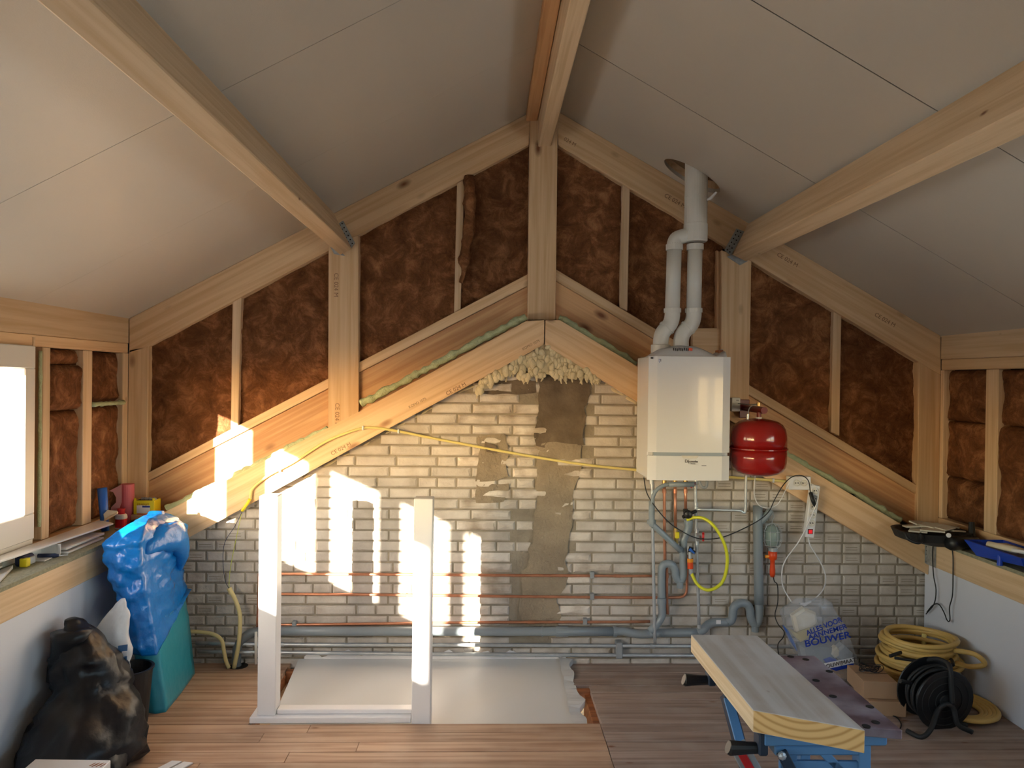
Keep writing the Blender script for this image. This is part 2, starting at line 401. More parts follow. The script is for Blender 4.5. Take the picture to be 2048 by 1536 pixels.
# stair opening: trimmers and the sheet covering it
st = struct(thing('trim_1', '', '')); del st['label']; del st['category']
bm = bmesh.new(); box(bm, (HX0-.045, HY0, -.19), (HX0, 4.2, -.026), .002); obj('joist', bm, M['oldwood'], st, loc=(0, 0, 0))
bm = bmesh.new(); box(bm, (HX1, HY0, -.19), (HX1+.045, 3.86, -.026), .002); obj('joist', bm, M['oldwood'], st)
bm = bmesh.new(); box(bm, (.44, 3.84, -.05), (HX1+.03, 3.875, -.004), .002); obj('joist', bm, M['oldwood'], st)
bm = bmesh.new(); box(bm, (HX0, HY0, -.10), (HX0+.11, 4.15, -.075), .002); obj('batten', bm, M['stud'], st)
bm = bmesh.new(); box(bm, (HX0, 4.10, -.07), (HX0+.07, 4.14, -.006), .002); obj('batten', bm, M['oldwood'], st)
bm = bmesh.new()
shz = lambda y: -.052 + .082*(y-HY0)/.73
prism(bm, [V((x, y, shz(y))) for x, y in ((-1.0, HY0-.02), (.45, HY0-.02), (.44, 3.8), (.43, 4.195), (-1.03, 4.195))], (0, 0, -.0125), .0015)
tag(obj('plasterboard_sheet', bm, M['board_white']), 'large satin white plasterboard sheet covering the stair opening in the floor', 'board')
random.seed(3)
bm = bmesh.new()
def ragged(pts, y0, y1, x0, w0, sd):
    n = 30; L_ = []; R_2 = []
    for i in range(n+1):
        y = y0+(y1-y0)*i/n; L_.append(V((x0-.008+.010*N((0, y, 0), 30, sd), y, shz(y)+.012+.008*N((1, y, 0), 25, sd)))); R_2.append(V((x0+w0*(1+.7*N((0, y, 4), 13, sd)), y, shz(y)+.004+.012*N((2, y, 0), 20, sd))))
    A = [bm.verts.new(p) for p in L_]; B = [bm.verts.new(p) for p in R_2]; C = [bm.verts.new(p-V((0, 0, .03))) for p in R_2]
    for i in range(n): bm.faces.new((A[i], B[i], B[i+1], A[i+1])); bm.faces.new((B[i], C[i], C[i+1], B[i+1]))
ragged(None, HY0, 4.19, .43, .055, 5)
tag(obj('plaster_scraps', bm, M['board_white'], recalc=False), 'crumbled torn plaster edge along the right of the sheet in the stair opening', 'plaster')['kind'] = 'stuff'
bm = bmesh.new(); n = 60
T_ = [V((-1.0+1.46*i/n, YB-.014, .060+.045*N((i*.35, 0, 0), 1)-.02*(1 if i > 57 or i < 3 else 0))) for i in range(n+1)]; Bq = [V((p.x, YB-.02, .0)) for p in T_]
A = [bm.verts.new(p) for p in T_]; B = [bm.verts.new(p) for p in Bq]
for i in range(n): bm.faces.new((A[i], B[i], B[i+1], A[i+1]))
obj('plaster_strip', bm, M['paint'], st)

# ================================================================== BRICK WALL
wall = bmesh.new()
c = lambda px, py, Y: P(px, py, Y)
apx, apz = P(1090, 668, YB).x, P(1090, 668, YB).z
lz, rz = P(365, 1045, YB), P(1820, 1100, YB)
mo = YB + .004
poly = [(-2.1, -.5), (2.75, -.5), (2.75, .55), (rz.x, rz.z), (apx, apz), (lz.x, lz.z), (-2.1, .74)]
prism(wall, [V((x, mo, z)) for x, z in poly], (0, .10, 0))
wb = struct(obj('wall_back', wall, M['mortar']))
def undr(x, z, m=0):   # below the sloping rafters
    if x < apx: return z < apz - (apx-x)*(apz-lz.z)/(apx-lz.x) - m
    return z < apz - (x-apx)*(apz-rz.z)/(rz.x-apx) - m
zj = P(1200, 1168.5, YB).z; ch = .0597
random.seed(11)
def brick_mesh(wd, hh, rough, stripes):
    bm = bmesh.new(); hx, hz = wd/2, hh/2; c_ = .006
    jj = lambda a: random.uniform(-a, a)
    a = [bm.verts.new((sx*hx, .03, sz*hz)) for sx, sz in ((-1,-1),(1,-1),(1,1),(-1,1))]
    b = [bm.verts.new((sx*hx, 0, sz*hz)) for sx, sz in ((-1,-1),(1,-1),(1,1),(-1,1))]
    cc = []
    for sx, sz in ((-1,-1),(1,-1),(1,1),(-1,1)):
        k = c_ + abs(jj(.004)) + (abs(jj(.008)) if rough else 0)
        cc.append(bm.verts.new((sx*(hx-k), -.005+jj(.0015)-(abs(jj(.006)) if rough else 0), sz*(hz-k*.8))))
    for i in range(4):
        j = (i+1) % 4; bm.faces.new((a[i], a[j], b[j], b[i])); bm.faces.new((b[i], b[j], cc[j], cc[i]))
    if rough:
        m = bm.verts.new((jj(hx*.4), -.013, jj(hz*.3)))
        for i in range(4): bm.faces.new((cc[i], cc[(i+1) % 4], m))
    else: bm.faces.new(cc)
    if stripes:
        for zz in (-.3, .25):
            x = hx-.014; q = [bm.verts.new(p) for p in ((-x, -.0062, zz*hz-.0016), (x*random.uniform(.6, 1), -.0062, zz*hz-.0016), (x, -.0062, zz*hz+.0016), (-x, -.0062, zz*hz+.0016))]
            bm.faces.new(q).material_index = 1
    me = bpy.data.meshes.new('brick'); bmesh.ops.recalc_face_normals(bm, faces=bm.faces); bm.to_mesh(me); bm.free()
    me.materials.append(M['brick_rough'] if rough else M['brick']); me.materials.append(M['mortar'])
    return me
BW = .0597-.0105
lib = {}
for k, wd in (('s', .218), ('h', .098), ('c', .155)):
    for r_ in (0, 1): lib[(k, r_)] = [brick_mesh(wd, BW, r_, False) for _ in range(6)]
    lib[(k, 2)] = [brick_mesh(wd, BW, 0, True) for _ in range(3)]
blist = []
k0 = int((0 - zj)/ch) - 1
def zone_x(px): return P(px, 1150, YB).x
xa, xb = zone_x(516), zone_x(1432)
def sootx(z): # render strip centre / half width by height
    t = (z - P(1080, 1245, YB).z)/(P(1110, 750, YB).z - P(1080, 1245, YB).z)
    return P(1078, 1245, YB).x + t*(P(1122, 750, YB).x - P(1078, 1245, YB).x), .085 + .035*t
for k in range(k0, 60):
    z0 = zj + k*ch; zc_ = z0 + ch/2
    if z0 > apz: break
    x = -1.98 - (.055 if k % 2 else 0)
    kk = k % 4
    while x < 2.56:
        if x < xa-.05: t_, wd = 'h', .1075
        elif x > xb-.02: t_, wd = 'h', .1075
        else:
            if k % 2 == 0: t_, wd = 's', .2285
            else:
                t_, wd = random.choice([('s', .2285), ('s', .2285), ('h', .1075), ('h', .1075)])
            if x + wd > xb+.05: t_, wd = 'h', .1075
        xm = x + wd/2
        if undr(xm-wd/2, zc_+.0) and undr(xm+wd/2, zc_) and zc_ > -.01:
            sx, hw = sootx(zc_)
            d = abs(xm-sx)
            if d > hw - (.03 if t_ == 'h' else .0):
                old = P(930, 800, YB).x < xm < P(1190, 800, YB).x
                r_ = 1 if old and random.random() < .75 else (2 if (xm > xb or xm < xa) and random.random() < .2 else 0)
                blist.append((t_, r_, xm, zc_, wd))
        x += wd
blist.sort(key=lambda b: (b[0] == 'h', b[3] < .05))
joined = bmesh.new()
for i, (t_, r_, xm, zc_, wd) in enumerate(blist):
    me = random.choice(lib[(t_, r_)]); dy = random.uniform(-.003, .003); ro = random.uniform(-.008, .008)
    if i < 300:
        o = bpy.data.objects.new('brick', me); COL.objects.link(o); o.parent = wb
        o.location = (xm, YB + .002 + dy, zc_); o.rotation_euler = (0, ro, 0)
    else:
        v0 = len(joined.verts); joined.from_mesh(me); joined.verts.ensure_lookup_table()
        for v in joined.verts[v0:]: v.co += V((xm, YB+.002+dy, zc_))
stuff(obj('brick_courses', joined, M['brick'], wb, mats=[M['mortar']]))
# cement render strip and old flue patch
def patch(name, pxpoly, m, depth, seed, parent=wb, cell=.018):
    pts = [P(a, b, YB) for a, b in pxpoly]
    bm = bmesh.new()
    grid_poly(bm, [(p.x, p.z) for p in pts], cell, lambda u, v: V((u+N((u, v, 3), 9, seed)*.035+N((u, v, 5), 30, seed)*.012, YB-depth-.007*N((u, v, 0), 12, seed)-.004*N((u, v, 0), 40, seed), v+N((u, v, 9), 9, seed)*.02)))
    return obj(name, bm, m, parent, smooth=True)
patch('cement_render', [(1062, 1248), (1112, 1248), (1128, 1150), (1150, 980), (1076, 980), (1046, 1150), (1040, 1248)], M['render'], .010, 1)
patch('cement_render', [(1076, 985), (1150, 985), (1168, 885), (1070, 885)], M['render'], .010, 1)
patch('sooty_patch', [(1070, 890), (1168, 890), (1176, 760), (1168, 742), (1074, 742)], M['soot'], .011, 2)
patch('sooty_patch', [(960, 790), (1075, 786), (1075, 745), (1000, 745), (962, 770)], M['soot'], .004, 3)
patch('cement_render', [(950, 960), (1015, 955), (1020, 905), (1005, 868), (955, 875)], M['render'], .0095, 4)
patch('cement_render', [(948, 1005), (1012, 1005), (1020, 965), (950, 962)], M['render'], .009, 5)
patch('cement_render', [(972, 905), (990, 905), (994, 890), (968, 886)], M['soot'], .02, 6)

# ================================================================== TIMBER GABLE FRAME
frame = thing('timber_gable', 'pine timber gable frame of posts and rafters packed with brown wool', 'timber frame')
def timber(name, pts, Y, th, m, parent, ang=0, bev=.003):
    """flat timber: pixel outline on plane Y, thickness th away from camera, grain at angle ang (from X towards Z)"""
    q = [P(a, b, Y) for a, b in pts]; c0 = sum(q, V())/len(q)
    R = Matrix.Rotation(-ang, 3, 'Y'); Ri = R.inverted()
    bm = bmesh.new(); prism(bm, [Ri @ (p-c0) for p in q], (0, th, 0), bev)
    return obj(name, bm, m, parent, loc=c0, rot=(0, -ang, 0))
aL, aR = math.atan(s1), math.atan(s2)
timber('rafter', [(258, 637), (1060, 225), (1058, 289), (297, 692), (258, 706)], YF, .07, M['pine'], frame, aL)
timber('rafter', [(1115, 222), (1882, 672), (1882, 750), (1838, 724), (1116, 290)], YF, .07, M['pine'], frame, aR)
timber('post', [(1060, 215), (1116, 212), (1111, 640), (1055, 640)], YF-.012, .08, M['pine'], frame, PI/2)
timber('post', [(657, 488), (717, 470), (717, 815), (717, 835), (656, 872)], YF-.006, .07, M['pine'], frame, PI/2)
timber('post', [(1443, 500), (1503, 522), (1498, 790), (1496, 830), (1442, 800)], YF-.006, .07, M['pine'], frame, PI/2)
timber('post', [(1433, 500), (1444, 505), (1443, 660), (1433, 660)], YF+.02, .05, M['pine_red'], frame, PI/2)
timber('corner_post', [(257, 700), (297, 692), (292, 1085), (252, 1085)], YF, .07, M['pine'], frame, PI/2)
timber('corner_post', [(1838, 724), (1882, 750), (1876, 1120), (1834, 1120)], YF, .07, M['pine'], frame, PI/2)
for q in (((465, 600), (483, 592), (476, 858), (461, 866)), ((914, 366), (929, 358), (921, 618), (908, 625)),
          ((1245, 366), (1260, 376), (1255, 622), (1240, 614)), ((1667, 620), (1683, 630), (1679, 872), (1662, 864))):
    timber('stud', q, YF+.02, .05, M['stud'], frame, PI/2)
timber('noggin', [(1385, 656), (1443, 656), (1442, 712), (1385, 712)], YF+.02, .05, M['pine'], frame, 0)
# wide boards with their top strip
timber('gable_board', [(1056, 572), (1056, 650), (700, 850), (291, 1062), (291, 966)], YG, .05, M['pine_red'], frame, aL)
timber('top_strip', [(1056, 548), (1056, 571), (291, 965), (291, 948)], YG-.012, .07, M['pine'], frame, aL)
timber('gable_board', [(1111, 562), (1836, 991), (1836, 1058), (1111, 640)], YG, .05, M['pine_red'], frame, aR)
timber('top_strip', [(1111, 538), (1836, 972), (1836, 990), (1111, 561)], YG-.012, .07, M['pine'], frame, aR)
# stamps on the timbers
def stamp(body, px, py, Y, ang, size, parent=frame):
    p = P(px, py, Y-.001); o = text('grade_stamp', body, size, M['pencil'], p, (PI/2, 0, 0), parent, .0002)
    o.rotation_euler = Matrix.Rotation(-ang, 3, 'Y').to_euler() if False else (PI/2, -ang, 0)
    return o
stamp('CE 024 M', 672, 570, YF-.006, -PI/2, .034); stamp('CE 024 M', 674, 830, YF-.006, -PI/2, .034)
stamp('CE 024 M', 1575, 520, YF, aR, .034); stamp('CE 024 M', 1770, 640, YF, aR, .034)
stamp('024 M', 1140, 284, YF, aR, .03); stamp('CE 024 M', 1350, 402, YF, aR, .034)
# lower sloping rafters on the brick
chev = thing('gable_rafter_pair', 'pair of pale pine rafters meeting above the brick wall, foam along their edges', 'rafters')
timber('rafter', [(1052, 642), (1089, 640), (1088, 689), (954, 762), (786, 852), (600, 954), (419, 1053), (345, 1092), (300, 1092), (314, 1032), (717, 824)], YC, .055, M['pine'], chev, aL)
timber('rafter', [(1091, 640), (1120, 640), (1862, 1084), (1857, 1150), (1577, 984), (1273, 802), (1090, 690)], YC, .055, M['pine'], chev, aR)
for body, px, py in (('CE 024 M', 912, 778), ('CE 024 M', 682, 898), ('KOMO 1075', 835, 806), ('KOMO 1075', 1062, 690)):
    stamp(body, px, py, YC, aL, .03 if body[0] == 'C' else .02, chev)
def bead(name, pxs, Y, r, m, parent, seed, step=.012):
    pts = [P(a, b, Y) for a, b in pxs]; out = []
    for a, b in zip(pts, pts[1:]):
        n = max(2, int((b-a).length/step))
        out += [a.lerp(b, i/n) for i in range(n)]
    out.append(pts[-1]); out = [p + V((0, N(p, 15, seed)*.01, N(p, 18, seed+2)*.008)) for p in out]
    rr = [r*(1+.55*N(p, 30, seed)) for p in out]
    bm = bmesh.new(); tube(bm, out, rr, 7); return obj(name, bm, m, parent, smooth=True)
bead('foam_seam', [(1052, 633), (900, 713), (722, 808)], YC+.055, .021, M['foam_green'], chev, 1)
bead('foam_seam', [(656, 856), (600, 885), (480, 947), (335, 1019)], YC+.055, .021, M['foam_green'], chev, 2)
bead('foam_seam', [(1118, 634), (1200, 685), (1272, 728)], YC+.055, .019, M['foam_green'], chev, 3)
bead('foam_seam', [(1560, 900), (1640, 946), (1720, 992), (1800, 1042)], YC+.055, .019, M['foam_green'], chev, 4)
bead('foam_seam', [(1088, 694), (954, 768), (786, 858), (600, 960), (420, 1056)], YC+.07, .008, M['foam_cream'], chev, 5)
bead('foam_seam', [(1092, 696), (1273, 808)], YC+.07, .012, M['foam_cream'], chev, 6)
# cream foam under the apex
bm = bmesh.new(); random.seed(5)
edge = lambda px: 691 + (abs(px-1090)*(.56 if px < 1090 else .61))
low = lambda px: {0: 0}.get(1, 0) + (752 + .06*abs(px-1090) if px > 1040 else 735+(1040-px)*.62) + 6*N((px*.06, 0, 0), 1)
prism(bm, [P(a_, b_, YB-.045) for a_, b_ in ((1089, 688), (1195, 752), (1196, 757), (1150, 752), (1120, 752), (1090, 748), (1050, 734), (1020, 744), (980, 764), (958, 770), (958, 764))], (0, .05, 0))
for i in range(230):
    px = random.uniform(955, 1198); e, l = edge(px)-2, low(px)
    if l < e+4: l = e+5
    py = e + (l-e)*random.random()**.8
    p = P(px, py, YB-.045+random.uniform(-.012, .012)); r = random.uniform(.010, .020)
    t = bmesh.ops.create_icosphere(bm, subdivisions=2, radius=r, matrix=Matrix.Translation(p) @ Matrix.Diagonal((random.uniform(.8, 1.2), .8, random.uniform(1, 1.7), 1)))
    for v in t['verts']: v.co += V((N(v.co, 40)*.006, N(v.co, 40, 5)*.005, N(v.co, 35, 3)*.008))
    if py > l-4 and random.random() < .5:
        tube(bm, [p, p+V((random.uniform(-.004, .004), 0, -.02)), p+V((random.uniform(-.008, .008), 0, -random.uniform(.028, .042)))], [.008, .006, .003], 6)
tag(obj('expanding_foam', bm, M['foam_cream'], smooth=True), 'lumpy cream expanding foam under the apex of the rafters', 'foam')['kind'] = 'stuff'

# wool batts of the gable
def batt(px, label, seed, fold=None):
    q = [P(a, b, YI) for a, b in px]; bm = bmesh.new()
    def f(u, v):
        n = .020*N((u, v, 0), 5, seed)+.012*N((u, v, 0), 13, seed)+.008*abs(N((u*1.7, v, 0), 30, seed))+.004*N((u, v, 0), 70, seed)
        return V((u, YI + .01 - max(-.012, n) , v))
    grid_poly(bm, [(p.x, p.z) for p in q], .016, f)
    for e in [e for e in bm.edges if e.is_boundary]: pass
    ext = bmesh.ops.extrude_edge_only(bm, edges=[e for e in bm.edges if e.is_boundary])
    for v in [g for g in ext['geom'] if isinstance(g, bmesh.types.BMVert)]: v.co.y = YI+.06
    return tag(obj('wool_batt', bm, M['wool'], smooth=True), label, 'insulation', 'brown mineral wool batts in the gable')
batt([(292, 690), (470, 596), (466, 870), (292, 960)], 'brown wool batt in the gable bay nearest the left corner post', 1)
batt([(476, 598), (660, 500), (658, 772), (474, 868)], 'brown wool batt between the thin stud and post under the left purlin', 2)
batt([(712, 468), (918, 360), (912, 628), (714, 735)], 'brown wool batt just right of the post under the left purlin', 3)
batt([(922, 360), (1062, 284), (1058, 556), (916, 628)], 'brown wool batt just left of the tall centre post', 4)
batt([(1110, 282), (1250, 370), (1246, 628), (1108, 545)], 'brown wool batt just right of the tall centre post', 5)
batt([(1254, 370), (1446, 488), (1446, 740), (1250, 626)], 'dark brown wool batt behind the white flue pipes', 6)
batt([(1496, 515), (1673, 624), (1668, 878), (1494, 775)], 'brown wool batt just right of the post under the right purlin', 7)
batt([(1677, 624), (1842, 724), (1838, 980), (1672, 878)], 'brown wool batt in the gable bay nearest the right corner post', 8)
# roll of loose wool hanging over the stud
bm = bmesh.new(); pts = [P(a, b, YI-.035) for a, b in ((938, 352), (940, 400), (938, 450), (930, 500), (926, 550), (922, 566))]
pts = cr(pts, 6); tube(bm, pts, [(.030+.012*N(p, 12)) * (1 if i < 22 else .5) for i, p in enumerate(pts)], 10)
for v in bm.verts: v.co += V((N(v.co, 25)*.012, N(v.co, 22, 4)*.01, 0))
tag(obj('loose_wool', bm, M['wool'], smooth=True), 'hanging strip of loose brown wool beside the thin stud', 'insulation')

# ================================================================== SIDE WALLS
def yzprism(bm, x, pts, th, bev=0): prism(bm, [V((x, p[0], p[1])) for p in pts], (th, 0, 0), bev)
def along(name, lo, hi, m, parent, bev=.003):
    """box with grain along world Y: local X = world Y"""
    c0 = V(((lo[0]+hi[0])/2, (lo[1]+hi[1])/2, (lo[2]+hi[2])/2)); sx, sy, sz = (hi[i]-lo[i] for i in range(3))
    bm = bmesh.new(); box(bm, (-sy/2, -sx/2, -sz/2), (sy/2, sx/2, sz/2), bev)
    return obj(name, bm, m, parent, loc=c0, rot=(0, 0, PI/2))
def upright(name, lo, hi, m, parent, bev=.003):
    c0 = V(((lo[0]+hi[0])/2, (lo[1]+hi[1])/2, (lo[2]+hi[2])/2)); sx, sy, sz = (hi[i]-lo[i] for i in range(3))
    bm = bmesh.new(); box(bm, (-sz/2, -sy/2, -sx/2), (sz/2, sy/2, sx/2), bev)
    return obj(name, bm, m, parent, loc=c0, rot=(0, -PI/2, 0))
YE = YF   # side walls run up to the gable frame
# --- left
z_top = A1.z; z_b1 = P(258, 687, YF).z; z_b2 = P(258, 706, YF).z
bm = bmesh.new(); WZ0, WZ1 = .90, 1.70
OX0, OX1 = XL-.12, XL-.09
box(bm, (OX0, 3.42, 0), (OX1, 4.4, z_top)); box(bm, (OX0, YR, 0), (OX1, -.5, z_top)); box(bm, (OX0, -.5, WZ1), (OX1, 3.42, z_top)); box(bm, (OX0, -.5, 0), (OX1, 3.42, WZ0))
wl = struct(obj('wall_left', bm, M['dark']))
along('wall_plate', (XL-.07, YR, z_b1), (XL, YE, z_top+.02), M['pine_glue'], wl)
along('wall_plate', (XL-.07, YR, z_b2), (XL-.004, YE, z_b1-.001), M['pine'], wl)
along('ledge_board', (XL-.1, YR, ZL-.018), (KL+.008, YE+.05, ZL), M['ledge'], wl, .001)
along('sill_beam', (KL-.07, YR, P(217, 1140, X=KL).z), (KL, 4.14, ZL-.019), M['pine_glue'], wl)
zk = P(217, 1140, X=KL).z
along('wall_panel', (KL-.028, YR, 0), (KL-.016, 4.2, zk+.01), M['panel'], wl, .001)
along('bottom_plate', (XL-.07, 3.40, ZL), (XL+.0, YE, ZL+.055), M['pine'], wl)
def ywl(px, X=XL): return P(px, 900, X=X).y
studs = [(ywl(85), ywl(100)), (ywl(166), ywl(184)), (ywl(245), YE)]
for a, b in studs: upright('stud', (XL-.07, min(a, b), ZL+.056), (XL-.001, max(a, b), z_b2-.001), M['stud'], wl)
def side_batt(X, y0, y1, z0, z1, sgn, label, seed, tear=0):
    bm = bmesh.new()
    def f(u, v):
        n = .016*N((u, v, 0), 6, seed)+.010*N((u, v, 0), 15, seed)+.006*abs(N((u, v, 0), 32, seed))
        e = min(u-y0, y1-u, v-z0, z1-v); n -= .03*max(0, 1-e/.025)
        return V((X + sgn*(n-.002), u + .012*N((0, v, 1), 9, seed)*(1 if tear else .3), v))
    grid_poly(bm, [(y0, z0), (y1, z0), (y1, z1), (y0, z1)], .015, f)
    ext = bmesh.ops.extrude_edge_only(bm, edges=[e for e in bm.edges if e.is_boundary])
    for v in [g for g in ext['geom'] if isinstance(g, bmesh.types.BMVert)]: v.co.x = X - sgn*.075
    return tag(obj('wool_batt', bm, M['wool'], smooth=True), label, 'insulation', 'brown mineral wool batts in the side walls')
y1a, y1b = studs[0][1]+.003, studs[1][0]+.003; y2a, y2b = studs[1][1]-.003, studs[2][0]
zm1 = P(140, 820, X=XL).z; zm0 = P(140, 730, X=XL).z
side_batt(XL-.004, y1a, y1b+.012, zm1, zm0, 1, 'torn wool piece beside the window, between rumpled top and lower batt', 11, 1)
side_batt(XL-.010, y1a, y1b, zm0+.002, z_b2-.004, 1, 'rumpled wool piece in the top of the bay beside the window', 12, 1)
side_batt(XL-.012, y1a, y1b, ZL+.058, zm1-.004, 1, 'tall lower wool batt in the bay beside the window', 13)
zf = P(215, 807, X=XL).z
side_batt(XL-.016, y2a, y2b, zf+.01, z_b2-.004, 1, 'dark upper wool batt above the green foam line, left corner', 14)
side_batt(XL-.012, y2a, y2b, ZL+.058, zf-.01, 1, 'lower wool batt below the green foam line, left corner', 15)
bm = bmesh.new(); pts = [V((XL+.002, y2a+(y2b-y2a)*i/14, zf+.006*N((i*.4, 0, 0), 3))) for i in range(15)]
tube(bm, pts, [.013*(1+.5*N(p, 40)) for p in pts], 7); obj('foam_line', bm, M['foam_green'], wl, smooth=True)
bm = bmesh.new(); pts = [V((XL-.006, studs[0][0]-.012+.003*N((i, 0, 0), .7), .9+.8*i/20)) for i in range(21)]
tube(bm, pts, [.008*(1+.6*N(p, 40)) for p in pts], 6); obj('foam_line', bm, M['foam_green'], wl, smooth=True)
# window: frame, mullions, glass
wy0, wy1 = -.52, 3.41
win = struct(thing('window_1', '', '')); del win['label']; del win['category']
fx0, fx1 = XL-.065, XL+.012
bm = bmesh.new(); box(bm, (fx0, wy0, .86), (fx1, wy1, .975), .004); obj('bottom_rail', bm, M['upvc'], win)
bm = bmesh.new(); box(bm, (fx0, wy0, 1.62), (fx1, wy1, 1.72), .004); obj('top_rail', bm, M['upvc'], win)
bm = bmesh.new(); box(bm, (fx0-.01, wy0, 1.72), (fx1-.02, wy1, 1.765), .004); obj('vent_strip', bm, M['grey'], win)
for a, b in ((wy1-.075, wy1), (2.43, 2.74), (1.756, 1.80), (.92, 1.05), (.15, .22), (wy0, wy0+.07)):
    bm = bmesh.new(); box(bm, (fx0, a, .975), (fx1, b, 1.62), .004); obj('frame_post', bm, M['upvc'], win)
ed = [wy1-.075, 2.74, 2.43, 1.80, 1.756, 1.05, .92, .22, .15, wy0+.07]
for i in range(0, 10, 2):
    bm = bmesh.new(); box(bm, (fx0+.03, ed[i+1], .975), (fx0+.034, ed[i], 1.62)); obj('pane', bm, M['glass'], win)
bm = bmesh.new(); box(bm, (XL-.14, 3.41, .86), (XL-.0, 3.425, 1.76)); obj('reveal', bm, M['stud'], win)
bm = bmesh.new(); box(bm, (XL-.09, YR, ZL), (XL-.002, 3.42, .86)); obj('sill_filler', bm, M['upvc'], win)
# --- right
zt = A2.z; zq1 = P(1882, 719, YF).z; zq2 = P(1885, 740, YF).z
bm = bmesh.new(); Q0, Q1 = XR+.09, XR+.12; RA, RB = -1.9, 2.6
box(bm, (Q0, RB, 0), (Q1, 4.4, zt)); box(bm, (Q0, YR, 0), (Q1, RA, zt)); box(bm, (Q0, RA, 1.70), (Q1, RB, zt)); box(bm, (Q0, RA, 0), (Q1, RB, .92))
wr = struct(obj('wall_right', bm, M['dark']))
along('wall_plate', (XR, YR, zq1), (XR+.07, YE, zt+.02), M['pine_glue'], wr)
along('wall_plate', (XR+.004, YR, zq2), (XR+.07, YE, zq1-.001), M['pine'], wr)
along('ledge_board', (KR-.008, YR, ZR-.018), (XR+.1, YE+.05, ZR), M['ledge'], wr, .001)
zkr = P(1861, 1131, X=KR).z
along('sill_beam', (KR, YR, zkr), (KR+.07, YC-.004, ZR-.019), M['pine_glue'], wr)
along('wall_panel', (KR+.016, YR, 0), (KR+.028, 4.19, zkr+.01), M['panel'], wr, .001)
along('bottom_plate', (XR, 2.62, ZR), (XR+.07, YE, ZR+.085), M['pine'], wr)
def ywr(px): return P(px, 900, X=XR).y
rs = [(ywr(1885), YE), (ywr(1994), ywr(1969)), (ywr(2095), ywr(2070)), (ywr(2230), ywr(2200)), (2.62, 2.66)]
for a, b in rs: upright('stud', (XR+.001, a, ZR+.086), (XR+.07, b, zq2-.001), M['stud'], wr)
zz1 = P(1925, 845, X=XR).z; zz2 = P(1925, 960, X=XR).z
side_batt(XR+.012, ywr(1969), ywr(1885), zz1+.002, zq2-.004, -1, 'top wool batt in the bay at the right corner', 21)
side_batt(XR+.010, ywr(1969), ywr(1885), zz2+.002, zz1-.002, -1, 'middle wool batt in the bay at the right corner', 22, 1)
side_batt(XR+.010, ywr(1969), ywr(1885), ZR+.088, zz2-.002, -1, 'lowest wool batt in the bay at the right corner', 23)
side_batt(XR+.008, ywr(2070), ywr(1994)+.004, zz1+.002, zq2-.004, -1, 'top wool batt at the right picture edge', 24)
side_batt(XR+.004, ywr(2070), ywr(1994)+.01, ZR+.088, zz1-.002, -1, 'tall lower wool batt at the right picture edge', 25, 1)
bm = bmesh.new(); box(bm, (XR+.03, 2.66, ZR), (XR+.04, ywr(2095), zq2)); obj('wool_backing', bm, M['wool'], wr)
w2 = struct(thing('window_2', '', '')); del w2['label']; del w2['category']
for a, b in ((RA, RA+.07), (-.75, -.67), (.35, .43), (1.45, 1.53), (RB-.07, RB)):
    bm = bmesh.new(); box(bm, (XR-.01, a, .92), (XR+.07, b, 1.70), .004); obj('frame_post', bm, M['upvc'], w2)
for a, b in ((.92, .98), (1.64, 1.70)):
    bm = bmesh.new(); box(bm, (XR-.01, RA, a), (XR+.07, RB, b), .004); obj('rail', bm, M['upvc'], w2)
bm = bmesh.new(); box(bm, (XR+.0, YR, ZR), (XR+.09, RB+.02, .92)); obj('sill_filler', bm, M['upvc'], w2)
bm = bmesh.new(); box(bm, (XR+.0, YR, 1.70), (XR+.09, RB+.02, zq2+.01)); obj('head_filler', bm, M['upvc'], w2)
# --- rear wall
bm = bmesh.new(); box(bm, (-2.2, YR-.1, 0), (2.9, YR, 3.3)); struct(obj('wall_rear', bm, M['rear']))
# outside
bm = bmesh.new(); box(bm, (-90, -60, -3.2), (60, 60, -3.0)); struct(obj('ground', bm, M['ground']))

# ================================================================== CEILING
bm = bmesh.new(); nrmL = V((-s1, 0, 1)).normalized(); nrmR = V((-s2, 0, 1)).normalized()
eL, eR = -2.25, 2.95
def rz_(x): return (A1.z + s1*(x-A1.x)) if x < xr else (A2.z + s2*(x-A2.x))
prism(bm, [V((eL, YR-.1, rz_(eL)+.06)), V((xr, YR-.1, zr+.07)), V((eR, YR-.1, rz_(eR)+.06)), V((eR, YR-.1, rz_(eR)+.16)), V((xr, YR-.1, zr+.17)), V((eL, YR-.1, rz_(eL)+.16))], (0, 7.1, 0))
ceil = struct(obj('ceiling', bm, M['deck']))
